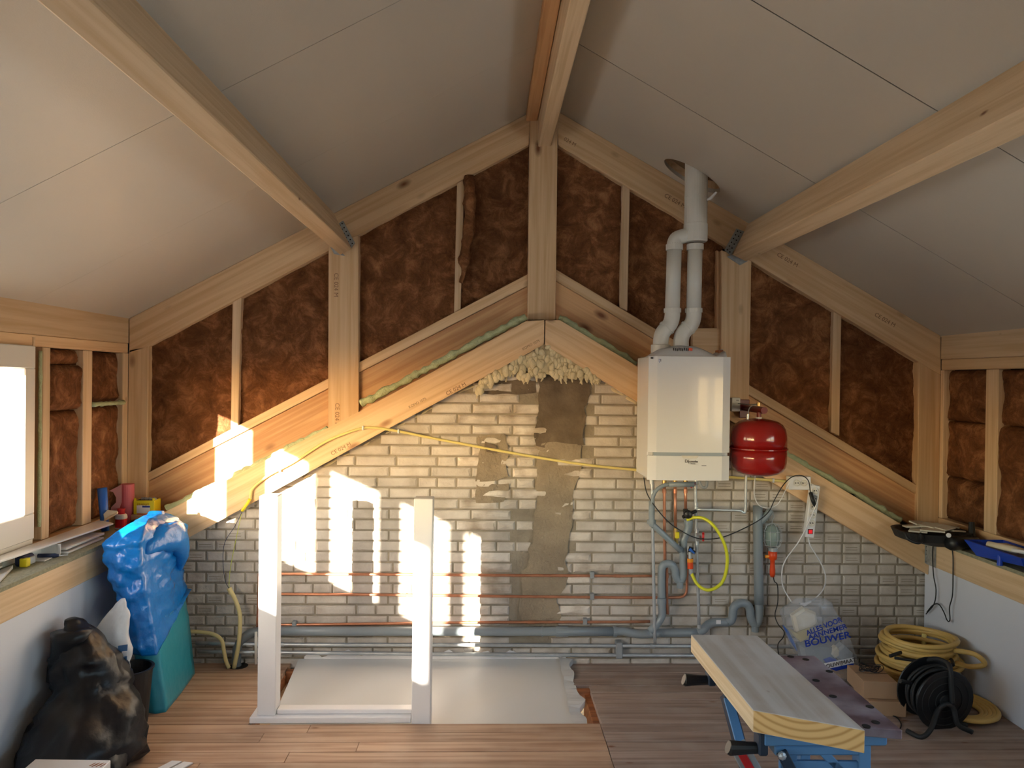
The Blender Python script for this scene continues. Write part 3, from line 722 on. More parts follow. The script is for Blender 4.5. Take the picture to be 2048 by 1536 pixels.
# infill between plate and deck at both eaves
for x0, x1 in ((XL-.12, XL-.07), (XR+.07, XR+.12)):
    bm = bmesh.new(); box(bm, (x0, YR, 1.7), (x1, 4.4, rz_((x0+x1)/2)+.08)); obj('eaves_board', bm, M['dark'], ceil)
bm = bmesh.new(); box(bm, (-2.2, 4.42, -.5), (2.9, 4.46, 3.4)); struct(obj('wall_gable', bm, M['dark']))
hole = V((1.115, 4.115, A2.z + s2*(1.115-A2.x)))
def cpanel(left, y0, y1, hole_=False):
    s, A, nn = (s1, A1, nrmL) if left else (s2, A2, nrmR)
    xa_, xb_ = (A.x-.06, xr-.004) if left else (xr+.004, A.x+.06)
    z_ = lambda x: A.z + s*(x-A.x)
    bm = bmesh.new()
    prism(bm, [V((xa_, y0, z_(xa_))), V((xb_, y0, z_(xb_))), V((xb_, y1, z_(xb_))), V((xa_, y1, z_(xa_)))], nn*.02, 0)
    o = obj('ceiling_panel', bm, M['ceil'], ceil)
    if hole_:
        cb = bmesh.new(); lathe(cb, [(.122, -.5), (.122, .5)], 40, at=(0, 0, 0))
        for v in cb.verts: v.co.x *= 1.26
        cme = bpy.data.meshes.new('c'); bmesh.ops.recalc_face_normals(cb, faces=cb.faces); cb.to_mesh(cme); cb.free(); co_ = link('c', cme, None, None, hole)
        md = o.modifiers.new('b', 'BOOLEAN'); md.object = co_; md.operation = 'DIFFERENCE'; md.solver = 'EXACT'
        bpy.context.view_layer.update()
        dg = bpy.context.evaluated_depsgraph_get(); me = bpy.data.meshes.new_from_object(o.evaluated_get(dg))
        o.modifiers.clear(); o.data = me; me.materials.clear(); me.materials.append(M['ceil']); bpy.data.objects.remove(co_)
        lb = bmesh.new(); rings = []
        for zz in (.0, .14): rings.append([V((hole.x+.155*math.cos(t)*1.0, hole.y+.123*math.sin(t), z_(hole.x+.155*math.cos(t))+.012+zz*.6)) for t in [2*PI*i/32 for i in range(32)]])
        loft(lb, rings, False); obj('hole_edge', lb, M['pine'], ceil)
sl = [roofhit(176, 318, True).y, roofhit(790, 233, True).y]
srr = [roofhit(1395, 228, False).y, roofhit(1690, 112, False).y]
print('SEAMS', sl, srr, 'hole', hole)
def seams(first, width, start):
    out = [YF+.02]; y = first
    while y > YR: out.append(y); y -= width
    out.append(YR); return out
wl_ = abs(sl[0]-sl[1]) if abs(sl[0]-sl[1]) > .3 else .6
for left, ss in ((True, seams(max(sl), wl_, 0)), (False, seams(max(srr), abs(srr[0]-srr[1]), 0))):
    for i, (a, b) in enumerate(zip(ss, ss[1:])):
        g = .003 if not left else (.0006 if i < 2 else .0028)
        cpanel(left, b+g, a-g, (not left) and b < hole.y-.12 and a > hole.y+.02)
for left, (s, A, nn) in ((True, (s1, A1, nrmL)), (False, (s2, A2, nrmR))):
    xa_, xb_ = (A.x-.06, xr-.004) if left else (xr+.004, A.x+.06); z_ = lambda x: A.z + s*(x-A.x)
    for y_ in (seams(max(sl), wl_, 0) if left else seams(max(srr), abs(srr[0]-srr[1]), 0))[1:-1]:
        g_ = .0005 if (left and y_ > 3.3) else .0027
        bm = bmesh.new(); prism(bm, [V((xa_, y_-g_, z_(xa_)))+nn*.002, V((xb_, y_-g_, z_(xb_)))+nn*.002, V((xb_, y_+g_, z_(xb_)))+nn*.002, V((xa_, y_+g_, z_(xa_)))+nn*.002], nn*.018)
        obj('joint_strip', bm, M['dark'], ceil)
# purlins and ridge beam
def purlin(name, pxs, label, m, Yend=YF-.01):
    q = [P(a, b, Yend-.0) for a, b in pxs]; c0 = sum(q, V())/len(q)
    L_ = Yend - YR
    R = Matrix.Rotation(PI/2, 3, 'Z'); Ri = R.inverted()
    bm = bmesh.new(); prism(bm, [Ri @ (p-c0) for p in q], Ri @ V((0, -L_, 0)), .004)
    return obj(name, bm, m, None, loc=c0, rot=(0, 0, PI/2))
pl = thing('purlin', 'long planed pine purlin under the left ceiling slope, on a metal hanger', 'beam', 'roof purlins')
o = purlin('beam', ((643, 437), (680, 510), (704, 498), (667, 425)), '', M['pine_glue'], YC+.07); o.parent = pl
pr = thing('purlin', 'long planed pine purlin under the right ceiling slope, right of the flue', 'beam', 'roof purlins')
o = purlin('beam', ((1496, 447), (1465, 510), (1492, 523), (1526, 464)), '', M['pine_glue'], YC+.07); o.parent = pr
def plate(pts, Y, th, parent, holes=True, name='hanger'):
    q = [P(a, b, Y) for a, b in pts]; bm = bmesh.new(); prism(bm, q, (0, th, 0), .0008); h = obj(name, bm, M['plate'], parent)
    if holes:
        hb = bmesh.new()
        for i in range(6):
            for j in range(2):
                u, v = (j+.7)/2.6, (i+.5)/6
                a = q[0].lerp(q[1], u); b = q[3].lerp(q[2], u); p = a.lerp(b, v)
                lathe(hb, [(.004, 0), (.004, .001)], 8, axis=(0, -1, 0), at=p)
        obj('nail_hole', hb, M['dark'], h)
    return h
plate(((675, 448), (686, 441), (710, 486), (700, 500)), YF-.018, .004, pl)
plate(((657, 487), (672, 492), (690, 512), (668, 508)), YF-.02, .003, pl, False)
plate(((1473, 457), (1489, 463), (1462, 512), (1449, 500)), YF-.018, .004, pr)
plate(((1455, 513), (1464, 509), (1496, 522), (1481, 530)), YF-.02, .012, pr, False)
rb = thing('ridge_beam', 'pine ridge beam running along the roof peak above the centre post', 'beam')
o = purlin('beam', ((1076, 226), (1076, 295), (1101, 292), (1117, 226)) if False else ((1076, 215), (1076, 294), (1102, 292), (1106, 215)), '', M['pine_glue'], YF-.014); o.parent = rb
o = purlin('side_board', ((1052, 215), (1052, 242), (1075, 242), (1075, 215)), '', M['pine_red'], YF-.014); o.parent = rb
kh = plate(((1850, 1082), (1861, 1082), (1861, 1131), (1850, 1126)), YC-.004, .003, wr)
bm = bmesh.new(); y_ = P(1872, 1100, X=KR-.003).y; box(bm, (KR-.004, y_, zkr), (KR-.001, YC-.002, ZR-.02)); obj('hanger', bm, M['plate'], wr)

# ================================================================== BALUSTRADE
bl = thing('balustrade_frame', 'unfinished white painted balustrade: two newel posts and bottom rail by the stair opening', 'balustrade', loc=(-.65, 3.5, 0))
def part(name, m, parent, lo=None, hi=None, bev=.003, bm=None, smooth=False):
    if bm is None: bm = bmesh.new(); box(bm, lo, hi, bev)
    o = obj(name, bm, m, parent, smooth)
    if parent is not None:
        p = parent; l = V((0, 0, 0))
        while p is not None: l += V(p.location); p = p.parent
        o.location = -l
    return o
a = P(522, 1436, 3.49); b = P(556, 1436, 3.49)
part('newel_post', M['paint'], bl, (-1.045, 3.49, .028), (-.962, 3.575, P(540, 992, 3.49).z))
part('newel_post', M['paint'], bl, (-.333, 3.475, -.10), (-.245, 3.56, P(850, 998, 3.47).z))
part('bottom_rail', M['paint'], bl, (-1.075, 3.472, 0), (-.335, 3.60, .028))
part('rail_moulding', M['paint'], bl, (-.96, 3.505, .029), (-.334, 3.56, .05))

# ================================================================== PIPES
def wp(pts, Y, dy=None): return [P(a, b, Y if dy is None else Y + dy[i]) for i, (a, b) in enumerate(pts)]
def pipe(name, m, parent, pxs, Y, r, n=6, smoothc=True, seg=10, dy=None):
    q = wp(pxs, Y, dy); q = cr(q, n) if smoothc else q
    bm = bmesh.new(); tube(bm, q, r, seg); return obj(name, bm, m, parent, smooth=True)
def collar(name, m, parent, a, b, Y, r, seg=12):
    bm = bmesh.new(); tube(bm, [P(*a, Y), P(*b, Y)], r, seg); o = obj(name, bm, m, parent); return o
cop = [((518, 1147), (557, 1148), (800, 1149), (1000, 1150.5), (1240, 1152), (1305, 1152)),
       ((520, 1188), (555, 1188), (800, 1190), (1000, 1192.5), (1240, 1195), (1340, 1195), (1362, 1194), (1371, 1188), (1373.5, 1178), (1374.4, 1150), (1374, 1110)),
       ((520, 1251), (555, 1250), (800, 1247), (1000, 1244.6), (1240, 1244), (1300, 1243))]
for i, (pts, lab) in enumerate(zip(cop, ('highest of the three horizontal copper pipes across the brick wall', 'middle horizontal copper pipe, turning up beside the yellow hose', 'lowest horizontal copper pipe just above the fat grey drain'))):
    t = thing('copper_pipe', lab, 'pipe', 'copper heating pipes')
    pipe('tube', M['copper'], t, pts, YB-.022, .0078, 4)
    for a in ((1184, 1150.5), (1184, 1193.5), (1170, 1243.5))[i:i+1] + (((589, 1249),) if i == 2 else ()):
        q = P(*a, YB-.022); bm = bmesh.new(); box(bm, (q.x-.012, q.y-.012, q.z-.016), (q.x+.012, YB-.004, q.z+.020), .003); obj('pipe_clip', bm, M['grey'], t)
    for a in (((1228, 1151.8), (1241, 1152)), ((800, 1190), (812, 1190)), ((1055, 1244.6), (1070, 1244.5)))[i:i+1]: collar('coupling', M['copper'], t, *a, YB-.022, .0095)
for pts, lab in ((((1328.6, 966), (1329, 1050), (1330, 1125)), 'leftmost vertical copper pipe below the boiler'),
                 (((1350, 966), (1351, 1062)), 'vertical copper pipe below the boiler with a yellow valve'),
                 (((1371, 966), (1371.3, 1020)), 'short vertical copper pipe above the black valve'),
                 (((1333.5, 1135), (1333.5, 1200), (1335, 1228)), 'dark copper pipe inside the left grey siphon loop')):
    t = thing('copper_pipe', lab, 'pipe', 'vertical copper pipes')
    pipe('tube', M['copper'], t, pts, 4.10, .0085, 3)
    q = pts[0]; collar('coupling', M['copper'], t, (q[0], q[1]+12), (q[0], q[1]+20), 4.10, .011)
t = thing('copper_pipe', 'short copper pipe end behind the left newel post', 'pipe')
pipe('tube', M['copper'], t, ((518, 1147), (517, 1200), (514, 1262)), YB-.03, .0075, 3)
pipe('pipe_sleeve', M['white_pvc'], t, ((512, 1264), (512, 1328)), 4.10, .0075, 3)
bm = bmesh.new()
# steel
sp = thing('steel_pipes', 'pair of galvanised steel pipes running low along the brick wall', 'pipes')
pipe('steel_pipe', M['steel'], sp, ((392, 1286), (560, 1289), (1000, 1290), (1240, 1291.5), (1560, 1293), (1852, 1295)), YB-.05, .0105, 3)
pipe('steel_pipe', M['steel'], sp, ((396, 1303), (560, 1305), (1000, 1309), (1240, 1310.5), (1560, 1312), (1852, 1314)), YB-.05, .0105, 3)
for a, b in (((560, 1289), (568, 1289)), ((494, 1289), (506, 1289)), ((490, 1305), (504, 1305)), ((556, 1305), (564, 1305)), ((1300, 1291.8), (1309, 1292)), ((1580, 1293), (1592, 1293))):
    collar('coupling', M['steel'], sp, a, b, YB-.05, .0135)
q = P(1238, 1300, YB-.05)
bm = bmesh.new(); box(bm, (q.x-.018, q.y-.016, q.z-.045), (q.x+.018, YB-.006, q.z+.045), .004); obj('pipe_clip', bm, M['grey'], sp)
t = thing('steel_pipe', 'tall galvanised steel pipe left of the copper pipes, boiler to floor', 'pipe')
pipe('tube', M['steel'], t, ((1304.5, 964), (1305.5, 1050), (1308, 1200), (1310, 1289)), 4.075, .0088, 3)
collar('coupling', M['steel'], t, (1304.5, 966), (1304.6, 978), 4.075, .0115)
t = thing('steel_pipe', 'tall galvanised steel pipe with red tap, right of the grey siphon', 'pipe')
pipe('tube', M['steel'], t, ((1390.5, 964), (1392, 1050), (1395, 1150), (1398.5, 1256)), 4.09, .0085, 3)
for y0 in (969, 1005, 1013, 1058, 1082, 1249): collar('coupling', M['steel'], t, (1391+(y0-966)*.026, y0), (1391+(y0-966)*.026, y0+7), 4.09, .0115)
pipe('branch', M['steel'], t, ((1394, 1018.5), (1440, 1020), (1478, 1021), (1485, 1024.5), (1490, 1024), (1491, 1012), (1491.5, 980), (1492, 946)), 4.08, .0072, 4)
pipe('tap_body', M['steel'], t, ((1393, 1076), (1402, 1076)), 4.07, .014, 2)
q = P(1406.5, 1073.5, 4.05); bm = bmesh.new(); lathe(bm, [(.004, -.006), (.024, -.006), (.026, 0), (.024, .006), (.004, .006)], 10, axis=(1, -.3, 0), at=q); obj('tap_wheel', bm, M['redp'], t)
# grey drain
dr = thing('waste_drain', 'fat grey plastic drain pipe low along the brick wall with bends', 'pipe')
pipe('drain_pipe', M['pvc'], dr, ((520, 1262), (900, 1262.5), (1230, 1263)), YB-.045, .0248, 3, seg=14)
pipe('elbow', M['pvc_dark'], dr, ((473, 1338), (473, 1312), (476, 1292), (488, 1276), (505, 1265), (530, 1262)), YB-.045, .0248, 5, seg=14)
pipe('elbow', M['pvc'], dr, ((1228, 1263), (1246, 1262.5), (1262, 1266), (1285, 1268), (1320, 1266)), YB-.045, .0235, 5, seg=14)
for a, b in (((1083, 1262.7), (1086, 1262.7)), ((1112, 1262.8), (1136, 1262.8)), ((1226, 1263), (1233, 1263))): collar('coupling', M['pvc'], dr, a, b, YB-.045, .0285, 16)
pipe('drain_pipe', M['pvc'], dr, ((1298, 1266), (1340, 1265.5), (1396, 1265)), YB-.045, .0235, 3, seg=14)
pipe('elbow', M['pvc'], dr, ((1394, 1265), (1406, 1260), (1416.5, 1249), (1431, 1244.7), (1455, 1244.7)), YB-.045, .0235, 5, seg=14)
pipe('siphon', M['pvc'], dr, ((1452, 1244.7), (1462, 1241), (1465.5, 1230), (1467, 1217), (1474, 1208.5), (1484, 1206), (1494.8, 1209.5), (1500, 1220), (1502, 1236), (1509, 1247), (1516, 1243), (1518.2, 1228), (1518, 1206)), YB-.045, .0235, 5, seg=14)
pipe('standpipe', M['pvc'], dr, ((1518, 1208), (1516.5, 1108), (1515.3, 1012)), YB-.045, .0265, 3, seg=14)
pipe('branch_stub', M['pvc'], dr, ((1519, 1046), (1530, 1034), (1542, 1020)), YB-.045, .020, 3, seg=14)
collar('cleaning_cap', M['pvc'], dr, (1510.5, 1252), (1510.5, 1263), YB-.045, .021, 12)
q = P(1437, 1244.5, YB-.07); bm = bmesh.new(); box(bm, (q.x-.013, q.y, q.z-.010), (q.x+.013, q.y+.001, q.z+.012)); obj('sticker', bm, M['white'], dr)
s2_ = thing('boiler_siphon', 'grey plastic condensate siphon and diagonal waste pipe below the boiler', 'pipe')
pipe('siphon', M['pvc'], s2_, ((1376.8, 1038), (1377, 1056), (1370, 1072), (1366.5, 1086), (1366.5, 1140), (1364, 1158), (1357, 1161), (1351.5, 1152), (1350, 1140), (1343, 1129), (1331, 1128), (1323.5, 1138), (1323, 1181), (1324, 1215), (1323.5, 1232), (1314, 1248), (1300, 1263)), 4.09, .0215, 4, seg=14)
pipe('waste_pipe', M['pvc'], s2_, ((1303.6, 1002), (1303.4, 1046), (1305.5, 1050), (1311.8, 1055), (1362, 1102)), 4.055, .0165, 3, seg=12)
pipe('waste_hose', M['pvc'], s2_, ((1342, 968), (1327, 971), (1313, 980), (1306, 994), (1304.5, 1010)), 4.03, .0105, 5, seg=10)
pipe('drip_tray', M['pvc'], s2_, ((1338, 969), (1388, 969)), 4.02, .014, 2, seg=10)
collar('cleaning_cap', M['pvc'], s2_, (1360, 1163), (1360, 1176), 4.08, .018, 12)
for a, b in (((1303, 1040), (1303, 1048)), ((1323.5, 1196), (1323.5, 1208)), ((1377, 1040), (1377, 1048))): collar('coupling', M['pvc'], s2_, a, b, 4.075, .0245, 14)

# yellow conduit
t = thing('yellow_conduit', 'pale yellow conduit sagging across the bricks from rafter to boiler', 'conduit')
cpts = ((501, 998), (502, 985), (507, 975), (535, 952), (580, 928), (611, 909), (654, 882), (700, 863.4), (725.6, 856.4), (750, 855.5), (794, 862), (879, 879), (1030, 907), (1160, 928), (1274, 940), (1400, 950), (1464, 954.5), (1578, 963))
dy_ = [YC-.012]*9 + [YC-.01, YC+.01, YC+.045] + [YB-.02]*4 + [YC-.0, YC-.010]
pipe('tube', M['yellow_conduit'], t, cpts, 0, .0075, 5, dy=dy_)
for a, Y in (((726, 856), YC-.012), ((797, 862.5), YC+.01), ((1546, 961), YC-.01), ((560, 939), YC-.012)):
    q = P(*a, Y); bm = bmesh.new(); box(bm, (q.x-.005, q.y-.01, q.z-.012), (q.x+.005, Y+.014, q.z+.012), .002); obj('cable_clip', bm, M['white'], t)
t = thing('taped_wires', 'thin hanging wires with a yellow taped joint left of the newel post', 'wires')
pipe('taped_joint', M['yellowp'], t, ((500, 998), (494, 1008), (484, 1022)), YC-.02, .009, 3, seg=6)
pipe('wire', M['navywire'], t, ((485, 1022), (470, 1052), (450, 1084), (446, 1120), (450, 1160), (458, 1177)), YC-.02, .0016, 5, seg=5)
pipe('wire', M['wirey'], t, ((484, 1022), (476, 1060), (466, 1107), (459, 1150), (458, 1177)), YC-.015, .0016, 5, seg=5)
t = thing('cream_conduit', 'cream flexible conduit rising from the floor behind the grey drain elbow', 'conduit')
pipe('tube', M['cream_conduit'], t, ((459, 1178), (470, 1198), (479, 1225), (480, 1250), (477, 1290), (468, 1336)), YB-.08, .0115, 5)
collar('coupling', M['cream_conduit'], t, (458, 1176), (463, 1187), YB-.08, .0135)
t = thing('cream_conduit', 'cream flexible conduit curving down beside the teal package', 'conduit')
pipe('tube', M['cream_conduit'], t, ((380, 1263), (400, 1264), (425, 1268), (443, 1280), (448, 1303), (452, 1322), (458, 1336)), YB-.09, .0105, 5)

# yellow hose and valves
t = thing('filling_hose', 'bright yellow filling hose in a big loop beside the steel pipe', 'hose')
hp = ((1374, 1040), (1387.6, 1035), (1409, 1037.5), (1428.6, 1053), (1445.5, 1080), (1453.9, 1109), (1452.7, 1140), (1443, 1166), (1423.8, 1179), (1407, 1178), (1392.5, 1166), (1382.8, 1146))
pipe('tube', M['yellow_hose'], t, hp, 0, .0088, 5, seg=10, dy=[4.05, 4.03, 4.0, 3.97, 3.96, 3.96, 3.96, 3.97, 3.98, 4.0, 4.02, 4.05])
collar('hose_tail', M['steel'], t, (1382.4, 1148), (1381.5, 1137), 4.05, .0105)
collar('connector', M['orange'], t, (1381, 1137), (1380.4, 1124), 4.05, .0155)
collar('connector', M['orange2'], t, (1380.4, 1124), (1380.2, 1117), 4.05, .0165)
collar('nozzle', M['steel'], t, (1380.2, 1117), (1380, 1104), 4.05, .009)
t = thing('filling_valve', 'black valve knob where the yellow hose leaves the copper pipe', 'valve')
bm = bmesh.new(); q = P(1376, 1029, 4.03); lathe(bm, [(.012, .03), (.022, .026), (.024, 0), (.018, -.01), (.006, -.014)], 10, axis=(.2, 1, 0), at=q); part('knob', M['black'], t, bm=bm)
bm = bmesh.new(); tube(bm, [P(1371, 1018, 4.07), P(1372, 1032, 4.07)], .014, 8); tube(bm, [P(1366, 1034, 4.05), P(1392, 1022, 4.08)], .010, 8); part('body', M['black'], t, bm=bm)
t = thing('filling_valve', 'black valve with a blue lever above the orange connector', 'valve')
bm = bmesh.new(); tube(bm, [P(1380, 1106, 4.06), P(1383, 1094, 4.06)], .013, 8); tube(bm, [P(1378, 1097, 4.05), P(1390, 1106, 4.03)], .010, 6); part('body', M['black'], t, bm=bm)
bm = bmesh.new(); tube(bm, [P(1379, 1098, 4.035), P(1389, 1107, 4.02)], [.010, .004], 6); part('lever', M['bluep'], t, bm=bm)
t = thing('gas_valve', 'small yellow gas tap on the vertical copper pipe', 'valve')
q = P(1354, 1070, 4.06); part('handle', M['yellowp'], t, (q.x-.011, q.y-.012, q.z-.018), (q.x+.012, q.y, q.z+.018), .004)
bm = bmesh.new(); tube(bm, [P(1351, 1056, 4.09), P(1352, 1090, 4.09)], [.012, .013], 8); part('body', M['brass'], t, bm=bm)

# ================================================================== BOILER
bo = thing('boiler', 'white wall-hung heating boiler with lower flap on the gable posts', 'boiler')
YB1, YB2 = 3.81, 4.12
xl, xr_ = P(1297, 850, YB1).x, P(1461.5, 850, YB1).x
zt_, zb_ = P(1380, 713, YB1).z, P(1380, 961, YB1).z; zs = P(1380, 909, YB1).z
bm = bmesh.new(); box(bm, (xl+.002, YB1+.035, zb_+.004), (xr_-.002, YB2, zt_-.002), .004); obj('casing', bm, M['boiler'], bo)
def cover(name, z0, z1):
    bm = bmesh.new(); n = 10; w_ = xr_-xl
    front = []
    for i in range(n+1):
        u = i/n; x = xl + w_*u; e = min(u, 1-u)*w_; d = .014*(1-min(1, e/.03))**2 - .003*math.sin(PI*u)
        front.append((x, YB1+.003+d))
    pts = front + [(xr_, YB1+.0345), (xl, YB1+.0345)]
    prism(bm, [V((x, y, z0)) for x, y in pts], (0, 0, z1-z0), 0); return obj(name, bm, M['boiler'], bo, smooth=False)
up = cover('front_cover', zs+.010, zt_); fl_ = cover('lower_flap', zb_, zs-.008)
part('groove', M['boiler_grey'], bo, (xl+.03, YB1+.004, zs-.0085), (xr_-.04, YB1+.034, zs+.010), .001)
hx = P(1380, 915, YB1).x
bm = bmesh.new(); prism(bm, [V((hx-.045, YB1-.002, zs-.006)), V((hx+.045, YB1-.002, zs-.006)), V((hx+.036, YB1-.002, zs-.02)), V((hx-.036, YB1-.002, zs-.02))], (0, .006, 0), .002); obj('grip', bm, M['white_pvc'], fl_)
text('lettering', 'remeha', .017, M['ink'], P(1386, 923, YB1-.002), (PI/2, 0, 0), fl_)
text('lettering', 'D(', .022, M['ink'], P(1374, 922.5, YB1-.002), (PI/2, 0, 0), fl_)
text('lettering', 'Avanta', .009, M['ink'], P(1386, 927.5, YB1-.002), (PI/2, 0, 0), fl_)
q = P(1408, 931.3, YB1-.001); part('slot', M['black'], bo, (q.x-.012, YB1-.002, q.z-.0012), (q.x+.012, YB1+.001, q.z+.0012), 0)
q = P(1318, 719, YB1+.012)
for dx, dz, a, b in ((0, 0, .009, .002), (0, -.008, .009, .002), (.007, -.004, .002, .012), (.0, -.014, .002, .005)):
    part('sticker', M['navy'] if dx == 0 else M['ink'], bo, (q.x+dx-a/2, YB1-.001, q.z+dz-b/2), (q.x+dx+a/2, YB1+.002, q.z+dz+b/2), 0)
q = P(1304, 716, YB1+.01); part('sticker', M['ink'], bo, (q.x-.008, YB1+.002, q.z-.004), (q.x+.005, YB1+.006, q.z+.004), 0)
for px in (1303, 1392): collar('pipe_union', M['steel'], bo, (px, 958), (px, 968), 4.05, .012)
for px in (1328.6, 1350, 1371): collar('pipe_union', M['brass'], bo, (px, 958), (px, 972), 4.05, .012)
collar('drain_cock', M['redp'], bo, (1381, 975), (1389, 966), 4.03, .007)
bm = bmesh.new(); tube(bm, cr([P(1398, 962, 4.0), P(1404, 974, 4.0), P(1412, 974, 4.0), P(1414, 962, 4.0)]), .008, 7); obj('pump_hose', bm, M['grey'], bo, smooth=True)
# film on top
bm = bmesh.new(); random.seed(2)
x0, x1 = P(1300, 700, 3.9).x, P(1447, 700, 3.9).x
rings = []
for i in range(17):
    u = i/16; x = x0 + (x1-x0)*u; hgt = .062*math.sin(PI*min(1, u*1.12))**.7 if u < .88 else .012+.03*(u-.88)/.12
    rings.append([V((x, 3.84+.2*k/10, zt_+.001+max(0, hgt*math.sin(PI*k/10)**.5*(1+.35*N((x, k*.2, 1), 9))))) for k in range(11)] + [V((x, 3.84+.2*k/10, zt_+.0005)) for k in range(10, -1, -1)])
loft(bm, rings)
fo = tag(obj('plastic_wrapper', bm, M['milky'], smooth=True), 'crumpled translucent plastic wrapper lying on top of the boiler', 'wrapper')
for i in range(11):
    q = P(1347+i*3.6, 698+(i % 3)*.6, 3.845); part('print_bar', M['ink'] if i < 9 else M['orange'], fo, (q.x-.0025 if i < 9 else q.x-.006, q.y-.004, q.z-.008), (q.x+.0025 if i < 9 else q.x+.004, q.y-.002, q.z+.006), 0)
bm = bmesh.new(); q = P(1441, 705, 3.93); box(bm, (q.x-.02, q.y-.03, zt_), (q.x+.006, q.y+.03, q.z+.012), .002)
tag(obj('wood_offcut', bm, M['oldwood']), 'small brown wood offcut lying on the boiler top', 'wood')

# ================================================================== FLUE
fu = thing('flue_pipes', 'pair of white plastic flue pipes joining into one through the ceiling', 'flue')
YFp = 4.055
T1 = ((1321, 702), (1321.6, 681), (1326, 665), (1340, 648), (1344.5, 632), (1344.8, 618), (1348.8, 488))
T2 = ((1362, 696), (1362.6, 678), (1368, 664), (1382, 649), (1387, 634), (1387.5, 618), (1390.3, 488))
for T in (T1, T2):
    pipe('flue_pipe', M['white_pvc'], fu, (T[5], T[6]), YFp, .0398, 2, False, 20)
    pipe('flue_elbow', M['white_pvc'], fu, T[:6], YFp, .0418, 5, True, 20)
    a = T[5]; collar('socket', M['white_pvc'], fu, (a[0], a[1]-1), (a[0], a[1]+7), YFp, .0465, 20)
    a = T[6]; collar('socket', M['white_pvc'], fu, (a[0], a[1]+1), (a[0], a[1]+12), YFp, .046, 20)
    a, b = V(T[2]), V(T[3]); m_ = a.lerp(b, .55); d = (b-a).normalized()*2.0
    collar('socket', M['white_pvc'], fu, tuple(m_-d), tuple(m_+d), YFp, .046, 20)
bm = bmesh.new(); lathe(bm, [(.052, P(1321, 712, YFp).z), (.052, P(1321, 690, YFp).z), (.045, P(1321, 689, YFp).z)], 24, at=(P(1321, 700, YFp).x, YFp, 0)); obj('boiler_adapter', bm, M['white_pvc'], fu)
cx = P(1392, 400, YFp).x; zc1 = P(1392, 449, YFp).z; zc0 = P(1392, 484, YFp).z; ztop = zr+.0
bm = bmesh.new(); lathe(bm, [(.0612, zc1-.002), (.0612, 2.80)], 28, at=(cx, YFp, 0)); obj('concentric_pipe', bm, M['white_pvc'], fu, smooth=False)
bm = bmesh.new(); lathe(bm, [(.058, zc0), (.064, zc0+.006), (.065, zc0+.05), (.064, zc1), (.0622, zc1+.004)], 28, at=(cx, YFp, 0)); obj('flue_adapter', bm, M['white_pvc'], fu)
collar('socket', M['white_pvc'], fu, (1392, 393), (1392, 395), YFp, .0625, 28)
bm = bmesh.new(); tube(bm, cr([P(1385, 468, YFp), P(1368, 472, YFp), P(1354, 477, YFp), P(1349, 486, YFp), P(1349, 492, YFp)], 5), [.04]*21, 18); obj('side_arm', bm, M['white_pvc'], fu, smooth=True)
bm = bmesh.new(); tube(bm, [P(1413, 400, YFp-.03), P(1421, 397, YFp-.04), P(1433, 384, YFp-.05)], [.006, .009, .006], 6); obj('tape_end', bm, M['white'], fu)

# ================================================================== EXPANSION VESSEL
ev = thing('expansion_vessel', 'round glossy red expansion vessel hanging beside the boiler', 'vessel')
ve = V((P(1516.8, 895, 3.93).x, 3.93, 0)); R_ = (P(1571, 895, 3.93).x-P(1463, 895, 3.93).x)/2
za, zb, zc2 = P(1517, 838, 3.93).z, P(1517, 951, 3.93).z, P(1517, 896, 3.93).z
def dome(sgn, z_end, z_mid, rim):
    h = abs(z_end-z_mid); pr_ = []
    for i in range(13):
        a = PI/2*i/12; r = R_*math.cos(a)**.55 if i < 12 else .002
        pr_.append((max(r, .002), z_mid + sgn*h*(.42*min(1, i/3.) + .58*math.sin(a)**1.0) if i else z_mid))
    return pr_
prof_t = [(R_, zc2+.002), (R_, zc2+.05), (R_*.985, zc2+.075), (R_*.94, zc2+.1), (R_*.84, zc2+.122), (R_*.68, zc2+.138), (R_*.45, zc2+.147), (R_*.2, za-.001), (.012, za)]
hs = (za-zc2)/.150; prof_t = [(r, zc2+(z-zc2)*hs if z > zc2 else z) for r, z in prof_t]
bm = bmesh.new(); lathe(bm, prof_t, 40, at=(ve.x, ve.y, 0)); part('upper_shell', M['red'], ev, bm=bm, smooth=True)
hs = (zc2-zb)/.15; prof_b = [(.012, -.15), (R_*.2, -.149), (R_*.5, -.146), (R_*.72, -.137), (R_*.87, -.122), (R_*.96, -.1), (R_*.99, -.075), (R_*.995, -.05), (R_*.995, -.002)]
bm = bmesh.new(); lathe(bm, [(r, zc2+z*hs) for r, z in prof_b], 40, at=(ve.x, ve.y, 0)); part('lower_shell', M['red'], ev, bm=bm, smooth=True)
bm = bmesh.new(); lathe(bm, [(R_-.002, zc2-.003), (R_+.006, zc2-.003), (R_+.006, zc2+.003), (R_-.002, zc2+.003)], 40, at=(ve.x, ve.y, 0)); part('rim', M['red'], ev, bm=bm)
q = P(1489, 817, YF-.02); part('wall_plate', M['red_dark'], ev, (P(1479, 800, YF-.02).x, YF-.022, P(1489, 836, YF-.02).z), (P(1499, 800, YF-.02).x, YF-.014, P(1489, 799, YF-.02).z))
bm = bmesh.new(); e = P(1519, 820, 3.97); tube(bm, [V((P(1491, 812, YF-.03).x, YF-.02, e.z+.0)), V((e.x, 3.90, e.z))], .018, 14); part('bracket_arm', M['red_dark'], ev, bm=bm)
bm = bmesh.new(); tube(bm, [V((ve.x, ve.y, e.z-.01)), V((ve.x, ve.y, za-.002))], .011, 10); part('hanger_lug', M['red_dark'], ev, bm=bm)
